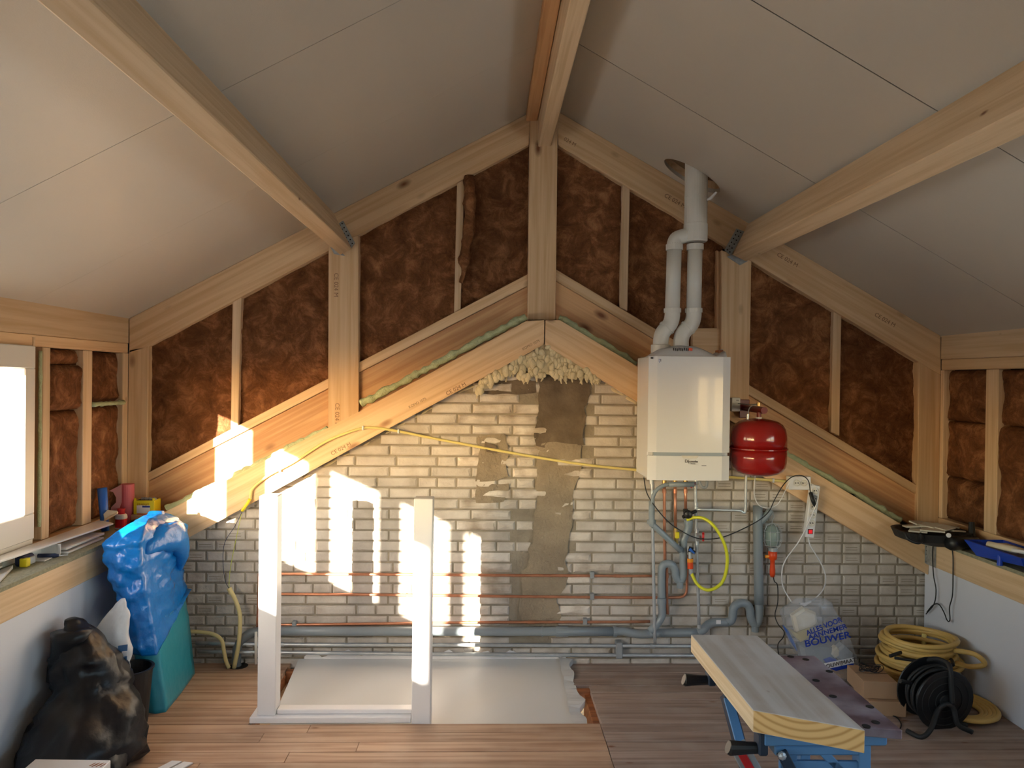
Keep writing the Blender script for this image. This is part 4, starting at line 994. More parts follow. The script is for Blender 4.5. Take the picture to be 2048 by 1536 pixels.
bm = bmesh.new(); lathe(bm, [(.014, za-.003), (.017, za+.006), (.014, za+.010)], 12, at=(ve.x, ve.y, 0)); part('nut', M['white'], ev, bm=bm)
for sx in (-.4, .35, .75):
    q = V((ve.x+R_*sx, ve.y-R_*.62*(1-abs(sx)*.6), zc2+.115)); bm = bmesh.new(); bmesh.ops.create_icosphere(bm, subdivisions=1, radius=.004, matrix=Matrix.Translation(q)); part('screw', M['black'], ev, bm=bm)
q = P(1471, 809, YF-.03)
t = thing('junction_box', 'small white junction box between the boiler and the red bracket', 'box')
part('cover', M['white_pvc'], t, (q.x-.028, YF-.05, q.z-.04), (q.x+.022, YF-.013, q.z+.04), .003)
text('lettering', 'IN', .012, M['ink'], V((q.x+.004, YF-.0505, q.z+.024)), (PI/2, 0, 0), t)
t = thing('vessel_valve', 'small steel air valve with thin capillary above the red vessel', 'valve')
bm = bmesh.new(); tube(bm, cr([P(1476, 807, YF-.06), P(1500, 809, 4.1), P(1517, 808, 3.9)], 4), .0025, 6); tube(bm, cr([P(1496, 832, 3.95), P(1498, 818, 3.93), P(1505, 811, 3.9), P(1517, 810, 3.88)], 5), .0025, 6); part('capillary', M['grey'], t, bm=bm)
bm = bmesh.new(); tube(bm, [P(1517, 812, 3.88), P(1517, 805, 3.88)], .010, 10); part('air_cap', M['brass'], t, bm=bm)
bm = bmesh.new(); tube(bm, [P(1495, 840, 3.94), P(1495.5, 828, 3.94)], .007, 10); part('gauge_stub', M['steel'], t, bm=bm)

# ================================================================== SOCKETS, STRIP, LAMP, CORDS
t = thing('wall_socket', 'white double wall socket on the pale rafter', 'socket')
a = P(1578, 953, YC-.045); b = P(1622, 980, YC-.045)
so_ = part('socket_body', M['white'], t, (a.x, YC-.045, b.z), (b.x, YC-.001, a.z), .003)
for px in (1593.5, 1608):
    q = P(px, 966, YC-.047); bm = bmesh.new(); lathe(bm, [(.018, 0), (.0195, .003), (.0165, .0032), (.0155, -.0005)], 18, axis=(0, -1, 0), at=q); r1 = part('outlet', M['white_pvc'], t, bm=bm)
    hb = bmesh.new()
    for dx in (-.007, .007): lathe(hb, [(.003, .0), (.003, .0045)], 8, axis=(0, -1, 0), at=q+V((dx, 0, 0)))
    part('pin_hole', M['ink'], r1, bm=hb)
t = thing('power_strip', 'white power strip hanging with red lit switch below the wall socket', 'power strip')
ys = YC-.05
A_, B_ = P(1632, 971, ys), P(1619, 1075, ys); ax = (A_-B_).normalized(); sd = V((ax.z, 0, -ax.x)).normalized()*.0255
bm = bmesh.new(); prism(bm, [A_-sd, A_+sd, B_+sd, B_-sd], (0, .035, 0), .003); part('strip_body', M['white'], t, bm=bm)
for i in range(5):
    q = A_.lerp(B_, .10+.155*i) - V((0, .001, 0)); bm = bmesh.new(); lathe(bm, [(.019, 0), (.0205, .003), (.0175, .0032), (.016, -.0005)], 18, axis=(0, -1, 0), at=q); r1 = part('outlet', M['grey'] if i == 1 else M['white_pvc'], t, bm=bm)
    hb = bmesh.new()
    for sx in (-.007, .007): lathe(hb, [(.003, .0), (.003, .005)], 8, axis=(0, -1, 0), at=q+V((sx, 0, 0)))
    part('pin_hole', M['ink'], r1, bm=hb)
q = A_.lerp(B_, .885); sw = part('switch_surround', M['black'], t, (q.x-.014, ys-.003, q.z-.014), (q.x+.014, ys+.001, q.z+.014), .001)
M['lit'] = mat('lit_switch', (210, 20, 26), .3); bb = M['lit'].node_tree.nodes['Principled BSDF']; bb.inputs['Emission Color'].default_value = (1, .02, .03, 1); bb.inputs['Emission Strength'].default_value = .5
part('switch', M['lit'], sw, (q.x-.010, ys-.006, q.z-.010), (q.x+.010, ys-.003, q.z+.010), .001)
bm = bmesh.new(); tube(bm, cr([P(1621, 985, ys-.01), P(1626, 1002, ys-.03), P(1630, 1010, ys-.01)]), .011, 8); tag(obj('black_plug', bm, M['black'], smooth=True), 'black plug pushed into the upper outlet of the power strip', 'plug')
def cord(name, label, pts, Y, r, m, dy=None):
    t = thing(name, label, 'cable'); pipe('cord', m, t, pts, Y, r, 6, seg=6, dy=dy); return t
cord('power_lead', 'white cord looping down from the power strip to the plastic bag', ((1616.5, 1075), (1620, 1090), (1628.5, 1104), (1645, 1133), (1651.4, 1157), (1645, 1181), (1626, 1200), (1609, 1209)), 0, .0034, M['white'], [ys+.01, ys+.0, ys, ys, ys-.02, 4.0, 3.96, 3.94])
cord('power_lead', 'white cord from the wall socket down the left side to the bag', ((1610, 966), (1630, 972), (1636, 998), (1616.5, 1046), (1597, 1084), (1571, 1120), (1563.5, 1147), (1567, 1176), (1584, 1205)), 0, .0034, M['white'], [ys-.01, ys-.04, ys-.03, ys-.02, ys, ys, ys, 4.0, 3.95])
cord('power_lead', 'thin white cord drooping from the red vessel to the wall socket', ((1510.5, 950), (1508.5, 988), (1517.7, 1010), (1537, 1016), (1556, 1007.4), (1570.7, 981), (1580, 962)), 4.06, .0026, M['white'])
cord('power_lead', 'long black cord drooping from the boiler across to the wall socket', ((1287.7, 955), (1293.7, 986), (1313, 1017), (1339.5, 1046), (1368, 1065), (1397, 1077), (1433, 1077), (1467, 1066.4), (1513, 1043.6), (1537, 1024), (1549, 1000), (1566, 971), (1583, 954.5), (1602, 951), (1616.5, 961), (1621, 985)), 0, .0030, M['black'], [4.08, 4.05]+[4.01]*6+[4.02, 4.04]+[4.05]*6)
t = thing('work_lamp', 'orange handled inspection lamp with wire cage hung on the bricks', 'lamp')
YLp = 4.14; L0 = P(1545, 1094, YLp)
def lp(px, py): return P(px, py, YLp)
bm = bmesh.new(); tube(bm, cr([lp(1544, 1046), lp(1545, 1040), lp(1548, 1034), lp(1546, 1027), lp(1543, 1031)], 5), .0022, 6); part('hook', M['steel'], t, bm=bm)
bm = bmesh.new(); lathe(bm, [(.012, 0), (.034, .012), (.040, .05), (.040, .085), (.030, .112), (.006, .128)], 18, at=(lp(1544.5, 1094).x, YLp, lp(1545, 1094).z)); part('glass_dome', M['bulb'], t, bm=bm, smooth=True)
bm = bmesh.new(); cxx = lp(1544.5, 1094).x; z0 = lp(1545, 1097).z
for k in range(8):
    a = 2*PI*k/8+.2; pr_ = [(.020, 0), (.042, .018), (.050, .05), (.050, .10), (.034, .132), (.004, .142)]
    tube(bm, [V((cxx+r*math.cos(a), YLp+r*math.sin(a), z0+h)) for r, h in pr_], .0014, 5)
for r, h in ((.050, .052), (.050, .10), (.042, .02)): tube(bm, [V((cxx+r*math.cos(2*PI*k/20), YLp+r*math.sin(2*PI*k/20), z0+h)) for k in range(20)], .0014, 5, closed=True)
part('wire_cage', M['steel'], t, bm=bm)
def lz(py): return P(1546, py, YLp).z
bm = bmesh.new(); lathe(bm, [(.025, lz(1102)), (.026, lz(1096)), (.022, lz(1094))], 16, at=(lp(1546, 1099).x, YLp, 0)); part('collar', M['steel'], t, bm=bm)
bm = bmesh.new(); lathe(bm, [(.010, lz(1154)), (.015, lz(1149)), (.0155, lz(1140)), (.0125, lz(1128)), (.0135, lz(1120)), (.024, lz(1117)), (.024, lz(1103)), (.018, lz(1102))], 16, at=(lp(1545.5, 1099).x, YLp, 0)); part('handle', M['orange'], t, bm=bm, smooth=True)
bm = bmesh.new(); tube(bm, [lp(1531, 1113), lp(1546, 1113)], .009, 10); part('switch_knob', M['orange2'], t, bm=bm)
pipe('cord', M['black'], t, ((1546.6, 1153), (1549, 1163), (1555, 1171), (1555.5, 1205), (1550, 1229), (1556, 1248), (1568, 1262.7), (1566, 1275), (1556, 1289), (1557.5, 1312)), 0, .003, 5, seg=6, dy=[YLp, YLp, 4.15, 4.15, 4.14, 4.12, 4.11, 4.1, 4.1, 4.1])

# ================================================================== PLASTIC BAG
bg_ = thing('plastic_bag', 'clear plastic carrier bag with blue printed words, filled with packaging', 'bag')
rows_ = [(1196, 1592, 1648, .02), (1205, 1580, 1662, .05), (1222, 1558, 1671, .10), (1251, 1566, 1687, .15), (1280, 1578, 1698, .18), (1305, 1590, 1708, .19), (1330, 1604, 1717, .18), (1347, 1622, 1721, .15), (1352, 1640, 1712, .12)]
Yb = 3.93
def bagring(py, a, b, d, inset=1.0, n=28):
    A, B = P(a, py, Yb), P(b, py, Yb); cx_ = (A.x+B.x)/2; hw = (B.x-A.x)/2*inset; out = []
    for k in range(n):
        t_ = 2*PI*k/n; cc, ss = math.cos(t_), math.sin(t_)
        x = cx_+hw*math.copysign(abs(cc)**.8, cc); y = Yb + d/2*inset*math.copysign(abs(ss)**.7, ss)
        pz = A.z if k else A.z
        p = V((x, y, max(.004, P((a+b)/2, py, Yb).z)))
        f = .010*N(p, 12)+.006*N(p, 28, 2); out.append(p+V((f*cc, f*ss*1.5, 0)))
    return out
def interp(rows, n):
    out = []
    for i in range(n+1):
        u = i/n*(len(rows)-1); k = min(int(u), len(rows)-2); f = u-k
        out.append(tuple(a+(b-a)*f for a, b in zip(rows[k], rows[k+1])))
    return out
bm = bmesh.new(); loft(bm, [bagring(*r) for r in interp(rows_, 26)]); obj('film', bm, M['film_clear'], bg_, smooth=True)
bm = bmesh.new(); tube(bm, [P(1600, 1207, Yb), P(1609, 1209, Yb), P(1622, 1203, Yb)], [.006, .010, .005], 8); obj('knot', bm, M['white'], bg_)
ba = math.radians(13)
def bagtext(s_, px, py, size, deg, xs=1.0):
    c = bpy.data.curves.new('print', 'FONT'); c.body = s_; c.size = size; c.extrude = .0006; c.offset = size*.022; c.align_x = 'CENTER'; c.align_y = 'CENTER'
    t = bpy.data.objects.new('print', c); COL.objects.link(t)
    me = bpy.data.meshes.new_from_object(t.evaluated_get(bpy.context.evaluated_depsgraph_get())); bpy.data.objects.remove(t); me.name = 'print'; me.materials.clear()
    o = link('print', me, M['navy'], bg_, P(px, py, Yb-.118), (PI/2, -math.radians(deg), 0)); o.scale = (xs, 1, 1)
bagtext('ALLES VOOR', 1648, 1253, .038, 22, .9); bagtext('AANNEMER', 1655, 1264, .036, 17, 1.1); bagtext('BOUWER', 1655, 1279, .048, 12, 1.2)
lbl = None
def bagquad(name, pts, m, Y=Yb-.108, par=bg_): bm = bmesh.new(); prism(bm, [P(a, b, Y) for a, b in pts], (0, .002, 0)); return obj(name, bm, m, par)
bagquad('print_band', ((1648, 1327), (1707, 1315), (1708, 1326), (1650, 1339)), M['white'])
bagquad('print_band', ((1660, 1337), (1707, 1326.5), (1707.5, 1333), (1672, 1342)), M['navy'])
text('print', 'BOUW|MAAT', .029, M['ink'], P(1679, 1327, Yb-.112), (PI/2, -ba, 0), bg_, .0008, xs=1.0)
# contents
def crumple(name, label, cat, pts, Y, d, m, seed, group=None):
    q = [P(a, b, Y) for a, b in pts]; cc = sum(q, V())/len(q); bm = bmesh.new()
    def sc(f, dy): return [cc+(p-cc)*f+V((N(p, 20, seed)*.008, dy, N(p, 20, seed+1)*.008)) for p in q]
    loft(bm, [sc(.8, -d/2), sc(1, -d*.3), sc(1, d*.3), sc(.8, d/2)]); return tag(obj(name, bm, m), label, cat, group)
crumple('paper_package', 'pale paper packet showing through the top of the plastic bag', 'packet', ((1582, 1230), (1605, 1213), (1628, 1224), (1634, 1248), (1622, 1254), (1590, 1262)), Yb-.01, .05, M['paper'], 1)
crumple('foam_sheet', 'yellowish crumpled sheet in the middle of the plastic bag', 'packaging', ((1578, 1256), (1592, 1264), (1616, 1254), (1618, 1272), (1600, 1282), (1590, 1272)), Yb-.02, .05, M['cream_conduit'], 2)
crumple('foam_sheet', 'blue printed sheet folded along the left side of the bag', 'packaging', ((1566, 1250), (1574, 1258), (1590, 1290), (1592, 1302), (1580, 1280)), Yb, .03, M['bluep'], 3)
crumple('foil_bag', 'grey foil bag in the lower middle of the plastic bag', 'packaging', ((1594, 1288), (1650, 1284), (1668, 1296), (1666, 1326), (1604, 1330)), Yb, .08, M['grey'], 4)
crumple('tin_can', 'shiny dented can low on the right in the plastic bag', 'can', ((1668, 1298), (1684, 1286), (1702, 1304), (1700, 1320), (1682, 1324), (1668, 1312)), Yb-.02, .07, M['steel'], 5)
crumple('cream_lid', 'round cream lid beside the dented can in the bag', 'disc', ((1662, 1298), (1670, 1290), (1676, 1296), (1674, 1308), (1666, 1314), (1660, 1308)), Yb-.03, .05, M['paper'], 6)  # a round lid, modelled as a crumpled slab
crumple('blue_cap', 'small blue cap above the white print band in the bag', 'tub', ((1648, 1320), (1660, 1315), (1672, 1318), (1670, 1324), (1652, 1327)), Yb-.05, .04, M['blue_tray'], 7)  # a small blue cap among the bag contents
crumple('paper_package', 'brown paper packet at the very bottom of the plastic bag', 'packet', ((1664, 1342), (1712, 1330), (1718, 1344), (1702, 1352), (1670, 1352)), Yb, .10, M['card'], 8)

# ================================================================== WORKBENCH
wbn = thing('workbench', 'blue folding workbench with holed purple-brown top and black cranks', 'workbench')
zt2 = .79; th = .055
TL, TR_, BR_, BL_ = P(1382, 1269, Z=zt2), P(1515, 1271, Z=zt2), P(1730, 1460.5, Z=zt2), P(1506, 1420, Z=zt2)
c0 = (TL+TR_+BR_+BL_)/4; ang = math.atan2((TL-BL_).y, (TL-BL_).x); Rz = Matrix.Rotation(ang, 3, 'Z'); Ri = Rz.inverted()
bm = bmesh.new(); prism(bm, [Ri @ (p-c0) for p in (TL, TR_, BR_, BL_)], (0, 0, -th), .0015)
tim = obj('timber_baulk', bm, M['plank_top'], None, loc=c0, rot=(0, 0, ang), mats=[M['plank_side'], M['plank_end']])
for f in tim.data.polygons:
    n = f.normal
    if abs(n.z) < .7: f.material_index = 1 if abs(n.y) > abs(n.x) else 2
tag(tim, 'thick short timber baulk with whitened top lying on the workbench', 'timber')
ztj = zt2-th-.001
JL, JR_, JB = P(1564.7, 1309.5, Z=ztj), P(1629.5, 1310.8, Z=ztj), P(1804.7, 1460.6, Z=ztj)
xj0 = (TL.x+.0); 
bm = bmesh.new(); jl0, jl1 = V((JR_.x-.125, JR_.y, ztj)), V((JB.x-.145, JB.y+.03, ztj))
holes = ((950, 525), (1070, 548), (1255, 642), (1150, 713), (1283, 838), (1575, 920), (1545, 1072), (1620, 1042))
prism(bm, [jl0, V((JR_.x, JR_.y, ztj)), V((JB.x, JB.y, ztj)), jl1], (0, 0, -.024), .002)
jaw = obj('jaw_board', bm, M['jaw'], wbn)
hb = bmesh.new()
for a, b in holes:
    q = P(a/3.938+1340, b/3.938+1180, Z=ztj); lathe(hb, [(.0105, -.002), (.0105, .0007)], 14, at=q)
obj('dog_hole', hb, M['dark'], jaw)
bm = bmesh.new(); prism(bm, [V((TL.x+.03, JR_.y+.01, ztj)), V((jl0.x-.025, JR_.y+.01, ztj)), V((jl1.x-.03, JB.y+.04, ztj)), V((TL.x+.045, JB.y+.06, ztj))], (0, 0, -.024), .002); obj('jaw_board', bm, M['jaw'], wbn)
zr2 = ztj-.025
fy0, fy1 = JB.y+.06, JR_.y-.04   # near and far crossing rails
def bbox_(name, m, lo, hi, b=.004): return part(name, m, wbn, lo, hi, b)
for yy_, nm in ((fy0, 'near'), (fy1, 'far')):
    x0 = TL.x+.05; x1 = JB.x-.02
    bbox_('cross_rail', M['bench_blue'], (x0, yy_-.03, zr2-.03), (x1, yy_+.03, zr2-.001))
    bbox_('vise_rail', M['bench_blue'], (x0+.03, yy_-.022, zr2-.058), (x1-.04, yy_+.022, zr2-.032))
    # crank handle pointing left
    bm = bmesh.new(); ych = yy_-.005 if nm == 'near' else yy_+.02; zc_ = zr2-.045
    tube(bm, [V((x0-.085, ych-.0, zc_+.002)), V((x0-.08, ych, zc_)), V((x0-.03, ych, zc_)), V((x0-.0, ych, zc_))], [.016, .019, .015, .014], 12); h = part('crank_handle', M['black'], wbn, bm=bm)
    bbox_('vise_bracket', M['bench_dark'], (x0-.012, ych-.022, zc_-.012), (x0+.012, ych+.022, zr2-.001))
def strut(name, a, b, wd, m, par=wbn, dy=.012):
    a, b = V(a), V(b); d = (b-a).normalized(); s_ = d.cross(V((0, 1, 0))).normalized()*wd/2
    bm = bmesh.new(); prism(bm, [a-s_, a+s_, b+s_, b-s_], (0, dy, 0), .002); return part(name, m, par, bm=bm)
x0 = TL.x+.06; x1 = JB.x-.06
def yst(name, a, b, wd, m, par=wbn):   # strut in a YZ plane
    a, b = V(a), V(b); d = (b-a).normalized(); s_ = d.cross(V((1, 0, 0))).normalized()*wd/2
    bm = bmesh.new(); prism(bm, [a-s_, a+s_, b+s_, b-s_], (.03, 0, 0), .002); return part(name, m, par, bm=bm)
lg0 = P(1443, 1390, Y=fy1); lg1 = P(1482, 1536, Y=fy1-.12)
d_ = (lg1-lg0); end = lg0 + d_*((lg0.z)/(lg0.z-lg1.z))
yst('leg', (lg0.x, lg0.y, lg0.z), (end.x, end.y, 0.001), .04, M['bench_dark'])
yst('leg_edge', (lg0.x-.001, lg0.y-.022, lg0.z), (end.x-.001, end.y-.022, .002), .006, M['bench_blue'])
yst('leg', (x1, fy1, zr2-.06), (x1, fy1+.02, 0.001), .04, M['bench_blue'])
yst('leg', (x1-.03, fy0-.005, zr2-.03), (x1-.03, fy0-.02, 0.001), .04, M['bench_blue'])
yst('leg', (x0+.05, fy0, zr2-.05), (x0+.05, fy0+.1, 0.001), .04, M['bench_blue'])
a = P(1563, 1508, Y=fy0-.03); b = P(1592, 1560, Y=fy0-.03)
strut('folding_strut', (a.x, fy0-.035, a.z+.005), (b.x, fy0-.035, b.z), .028, M['bench_dark'])
a = P(1500, 1500, Y=fy0); 
s_a, s_b = P(1476, 1490, Y=fy0+.12), P(1560, 1640, Y=fy0+.12)
st_ = strut('step_side', s_a, s_b, .05, M['grey'])
q0, q1 = P(1480, 1501, Y=fy0+.117), P(1520, 1572, Y=fy0+.117)
strut('red_label', q0, q1, .022, M['redp'], st_, .004)
strut('brace', P(1560, 1530, Y=fy0-.02), P(1722, 1532, Y=fy0-.02), .02, M['bench_blue'])
strut('brace', P(1640, 1498, Y=fy0-.02), P(1700, 1560, Y=fy0-.02), .022, M['bench_blue'])
bm = bmesh.new(); q = P(1563, 1510, Y=fy0-.04); lathe(bm, [(.010, 0), (.010, .008), (.004, .012)], 8, axis=(0, -1, 0), at=q); part('bolt', M['steel'], wbn, bm=bm)

# ================================================================== REEL, COIL, BOXES
rl = thing('cable_reel', 'black cable reel on a bent tube stand in front of the coil', 'cable reel')
yr = 3.42; hub = P(1891, 1402, Y=yr-.03); RR = .145
axd = V((-.10, 1, .09)).normalized()      # from front flange to back flange
def flange(at, r, nm):
    bm = bmesh.new(); lathe(bm, [(.02, 0), (r, 0), (r+.003, .004), (r, .008), (.02, .008)], 36, axis=axd, at=at); return part(nm, M['black'], rl, bm=bm)
f1 = flange(hub, RR*.98, 'flange'); flange(hub+axd*.135, RR, 'flange')
bm = bmesh.new(); lathe(bm, [(.07, .005), (.07, .13)], 24, axis=axd, at=hub); part('drum', M['black'], rl, bm=bm)
for r in (.05, .085, .118):
    bm = bmesh.new(); ux = axd.orthogonal().normalized(); uy = axd.cross(ux); tube(bm, [hub-axd*.001+(ux*math.cos(2*PI*k/32)+uy*math.sin(2*PI*k/32))*r for k in range(32)], .0022, 6, closed=True); part('moulded_ring', M['blackrub'], f1, bm=bm)
random.seed(9)
for i in range(9):
    bm = bmesh.new(); ux = axd.orthogonal().normalized(); uy = axd.cross(ux); off = axd*(.016+.0125*i); r = .118+random.uniform(-.006, .010); ph = random.random()*6
    tube(bm, [hub+off+axd*.004*math.sin(3*2*PI*k/36+ph)+(ux*math.cos(2*PI*k/36)+uy*math.sin(2*PI*k/36))*r for k in range(36)], .0062, 7, closed=True); part('cable_turn', M['blackrub'], rl, bm=bm, smooth=True)
fa, fb, fc = P(1842, 1474, Z=.012), P(1892, 1408, Y=hub.y-.02), P(1944, 1464, Z=.012)
bm = bmesh.new(); tube(bm, cr([fa+V((-.03, .06, 0)), fa, fa+V((.05, .01, .03)), fb+V((-.04, -.0, -.035)), fb, fb+V((.035, 0, -.02)), fc+V((-.06, .01, .03)), fc], 6), .0115, 8); part('stand_tube', M['blackrub'], rl, bm=bm, smooth=True)
bm = bmesh.new(); tube(bm, cr([P(1905, 1408, Y=hub.y-.02), P(1903, 1380, Y=hub.y-.02), P(1901, 1345, Y=hub.y-.01), P(1896, 1328, Y=hub.y+.02), P(1872, 1318, Y=hub.y+.09), P(1840, 1322, Y=hub.y+.16)], 6), .0115, 8); part('carry_handle', M['blackrub'], rl, bm=bm, smooth=True)
bm = bmesh.new(); tube(bm, [P(1800, 1362, Y=hub.y+.02), P(1822, 1366, Y=hub.y+.04)], .010, 8); part('crank_knob', M['black'], rl, bm=bm)
bm = bmesh.new(); lathe(bm, [(.03, 0), (.028, .006), (.012, .008)], 16, axis=-axd, at=hub); part('hub_cap', M['blackrub'], rl, bm=bm)
bm = bmesh.new(); tube(bm, [V((hub.x+.02, hub.y+.1, .012)), V((hub.x+.12, hub.y+.02, .012))], .011, 8); tube(bm, [hub+axd*.14, V((hub.x-.05, hub.y+.12, .012))], .010, 8); part('rear_foot', M['blackrub'], rl, bm=bm)
cc_ = V((2.285, 3.86, 0)); cl = thing('conduit_coil', 'big coil of pale yellow flexible conduit against the white panel', 'conduit', loc=(cc_.x, cc_.y, 0)); random.seed(4)
for i in range(16):
    R0 = random.uniform(.15, .198); z0 = .016+.0172*i; ox, oy = random.uniform(-.012, .012), random.uniform(-.02, .02); ph = random.random()*6
    pts = []
    for k in range(40):
        t_ = 2*PI*k/40; pts.append(V((cc_.x+ox+R0*math.cos(t_), cc_.y+oy+R0*.95*math.sin(t_), z0+.005*math.sin(2*t_+ph)+.00*i)))
    bm = bmesh.new(); tube(bm, pts, .0125, 8, closed=True); part('conduit_turn', M['coil'], cl, bm=bm, smooth=True)
for i in range(5):
    R0 = .10+.016*i; c2_ = V((2.325, 3.60, .013+.004*i))
    bm = bmesh.new(); tube(bm, [c2_+V((R0*math.cos(2*PI*k/36), R0*1.15*math.sin(2*PI*k/36), 0)) for k in range(36)], .0115, 8, closed=True); part('floor_turn', M['coil'], cl, bm=bm, smooth=True)
bm = bmesh.new(); tube(bm, cr([cc_+V((.10, -.14, .25)), cc_+V((.15, -.22, .26)), cc_+V((.19, -.24, .22)), cc_+V((.15, -.20, .19)), cc_+V((.10, -.15, .19))], 6), .0125, 8); part('loose_end', M['coil'], cl, bm=bm, smooth=True)
bm = bmesh.new(); tube(bm, [P(1849, 1268, Y=3.98), P(1845, 1302, Y=3.96)], .0125, 10); part('upright_end', M['yellow_conduit'], cl, bm=bm)
bm = bmesh.new(); tube(bm, cr([P(1780, 1312, 3.75), P(1815, 1302, 3.8), P(1860, 1304, 3.85), P(1900, 1318, 3.75), P(1906, 1330, 3.6)], 6), .009, 6); tube(bm, cr([P(1790, 1316, 3.7), P(1840, 1322, 3.7), P(1890, 1322, 3.7)], 6), .008, 6)
tag(obj('black_strap', bm, M['blackrub'], smooth=True), 'dark cable lying over the top of the yellow coil', 'cable')
def cbox(name, label, lo, hi, m, rot=0, cat='box', group=None):
    t = thing(name, label, cat, group, loc=((lo[0]+hi[0])/2, (lo[1]+hi[1])/2, lo[2])); t.rotation_euler = (0, 0, rot)
    hx, hy, hh = (hi[0]-lo[0])/2, (hi[1]-lo[1])/2, hi[2]-lo[2]
    bm = bmesh.new(); box(bm, (-hx, -hy, 0), (hx, hy, hh), .002); obj('carton', bm, m, t)
    bm = bmesh.new(); box(bm, (-hx+.001, -.001, hh+.0002), (hx-.001, .001, hh+.001)); obj('flap_joint', bm, M['dark'], t)
    return t
cbox('cardboard_box', 'lower flat brown cardboard box under the one with the wires', (1.87, 3.53, 0), (2.04, 3.74, .07), M['card'], -.12, group='cardboard boxes by the reel')
cbox('cardboard_box', 'upper brown cardboard box with loose black wire on top', (1.85, 3.56, .0715), (2.01, 3.77, .155), M['card'], -.1, group='cardboard boxes by the reel')
bm = bmesh.new(); random.seed(8)
for i in range(6):
    q = V((1.925, 3.68, .163)); r = random.uniform(.03, .05); ph = random.random()*6
    tube(bm, [q+V((r*1.2*math.cos(2*PI*k/20)+.01*math.sin(ph), r*.8*math.sin(2*PI*k/20), .006+.010*math.sin(2*PI*k/20*2+ph)+.003*i)) for k in range(20)], .0022, 5, closed=True)
tag(obj('black_wire', bm, M['black']), 'small tangle of thin black wire on the cardboard box', 'wire')
t = thing('power_lead', 'black cable loop on the floor between bench and reel', 'cable')
bm = bmesh.new(); tube(bm, cr([P(1756, 1436, Z=.004), P(1772, 1430, Z=.004), P(1792, 1434, Z=.004), P(1802, 1448, Z=.004), P(1798, 1462, Z=.004)], 6), .003, 6); obj('lead', bm, M['black'], t, smooth=True)

# ================================================================== RIGHT LEDGE ITEMS
ct = thing('case_tray', 'black plastic case lid full of cream tile offcuts on right ledge', 'tray')
zt3 = ZR+.001
q = [P(1806, 1040, 4.0), P(1910, 1052, 3.86)]
cxr = 2.41; cyr = 3.98
def oval(cx_, cy_, a, b, z, n=24): return [V((cx_+a*math.copysign(abs(math.cos(t))**.7, math.cos(t)), cy_+b*math.copysign(abs(math.sin(t))**.7, math.sin(t)), z)) for t in [2*PI*k/n for k in range(n)]]
bm = bmesh.new(); loft(bm, [oval(cxr+.05, cyr, .10, .09, zt3), oval(cxr, cyr, .17, .14, zt3+.03), oval(cxr, cyr, .19, .155, zt3+.075), oval(cxr, cyr, .17, .14, zt3+.072), oval(cxr, cyr, .15, .12, zt3+.05)]); obj('lid', bm, M['blackrub'], ct, smooth=False)
bm = bmesh.new(); tube(bm, cr([P(1810, 1064, 3.84), P(1816, 1078, 3.82), P(1836, 1086, 3.81), P(1845, 1078, 3.82), P(1840, 1066, 3.84)], 5), .008, 7); obj('handle', bm, M['black'], ct, smooth=True)
random.seed(21)
tl = [(-.10, -.05), (-.04, -.08), (.03, -.07), (.09, -.06), (-.08, .02), (-.01, .0), (.06, .01), (.11, .02), (-.03, .06), (.04, .07)]
for i, (dx, dy2) in enumerate(tl):
    bm = bmesh.new(); w1_, w2_ = random.uniform(.045, .07), random.uniform(.03, .05)
    prism(bm, [V((-w1_, -w2_, 0)), V((w1_*.8, -w2_*1.1, 0)), V((w1_, w2_, 0)), V((-w1_*.7, w2_*.9, 0))], (0, 0, .008), .001)
    o = tag(obj('tile_offcut', bm, M['tile'], loc=(cxr+dx, cyr+dy2, zt3+.078+.009*(i % 3)), rot=(random.uniform(-.12, .12), random.uniform(-.12, .12), random.uniform(-.8, .8))), 'cream tile offcut in the black case lid, ' + ('at the front left', 'at the front, second from left', 'at the front, second from right', 'at the front right beside the tool', 'in the middle row at the left', 'near the centre of the heap', 'in the middle row, right of centre', 'at the far right of the middle row', 'at the back left', 'at the back right')[i], 'tile', 'tile offcuts in the case lid')
tb = thing('angle_grinder', 'black power tool with white dial lying on the right ledge', 'power tool')
a, b = P(1898, 1076, 3.80), P(1952, 1084, 3.86); a.z = b.z = ZR+.04
bm = bmesh.new(); tube(bm, [a, a.lerp(b, .1), a.lerp(b, .5), b], [.030, .038, .036, .026], 14); part('body', M['black'], tb, bm=bm, smooth=True)
q = P(1897, 1070.5, 3.77); bm = bmesh.new(); lathe(bm, [(.012, 0), (.012, .004), (.010, .005)], 16, axis=(-.2, -1, .1), at=q); part('dial', M['white'], tb, bm=bm)
q = P(1932, 1060, 3.95); bm = bmesh.new(); tube(bm, [V((q.x-.0, 3.9, ZR+.03)), V((q.x+.01, 3.92, ZR+.13))], [.02, .014], 10); part('upright_grip', M['black'], tb, bm=bm)
bm = bmesh.new(); tube(bm, [V((a.x+.05, a.y+.08, ZR+.035)), V((a.x+.16, a.y+.06, ZR+.035))], [.034, .025], 10); part('guard', M['blackrub'], tb, bm=bm)
def wcord(name, label, pts, r, m):
    t = thing(name, label, 'cable'); bm = bmesh.new(); tube(bm, cr(pts, 6), r, 6); obj('lead', bm, m, t, smooth=True)
KX = KR-.012
wcord('tool_lead', 'black cable hanging in long loops from the right ledge', [P(1902, 1072, X=KX-.01), P(1903, 1090, X=KX)] + [P(a_, b_, X=KX) for a_, b_ in ((1906, 1115), (1906, 1150), (1905, 1190), (1899, 1215), (1900, 1238), (1897, 1243), (1893, 1238), (1888, 1225), (1878, 1209), (1866, 1210), (1854, 1224))], .0030, M['black'])
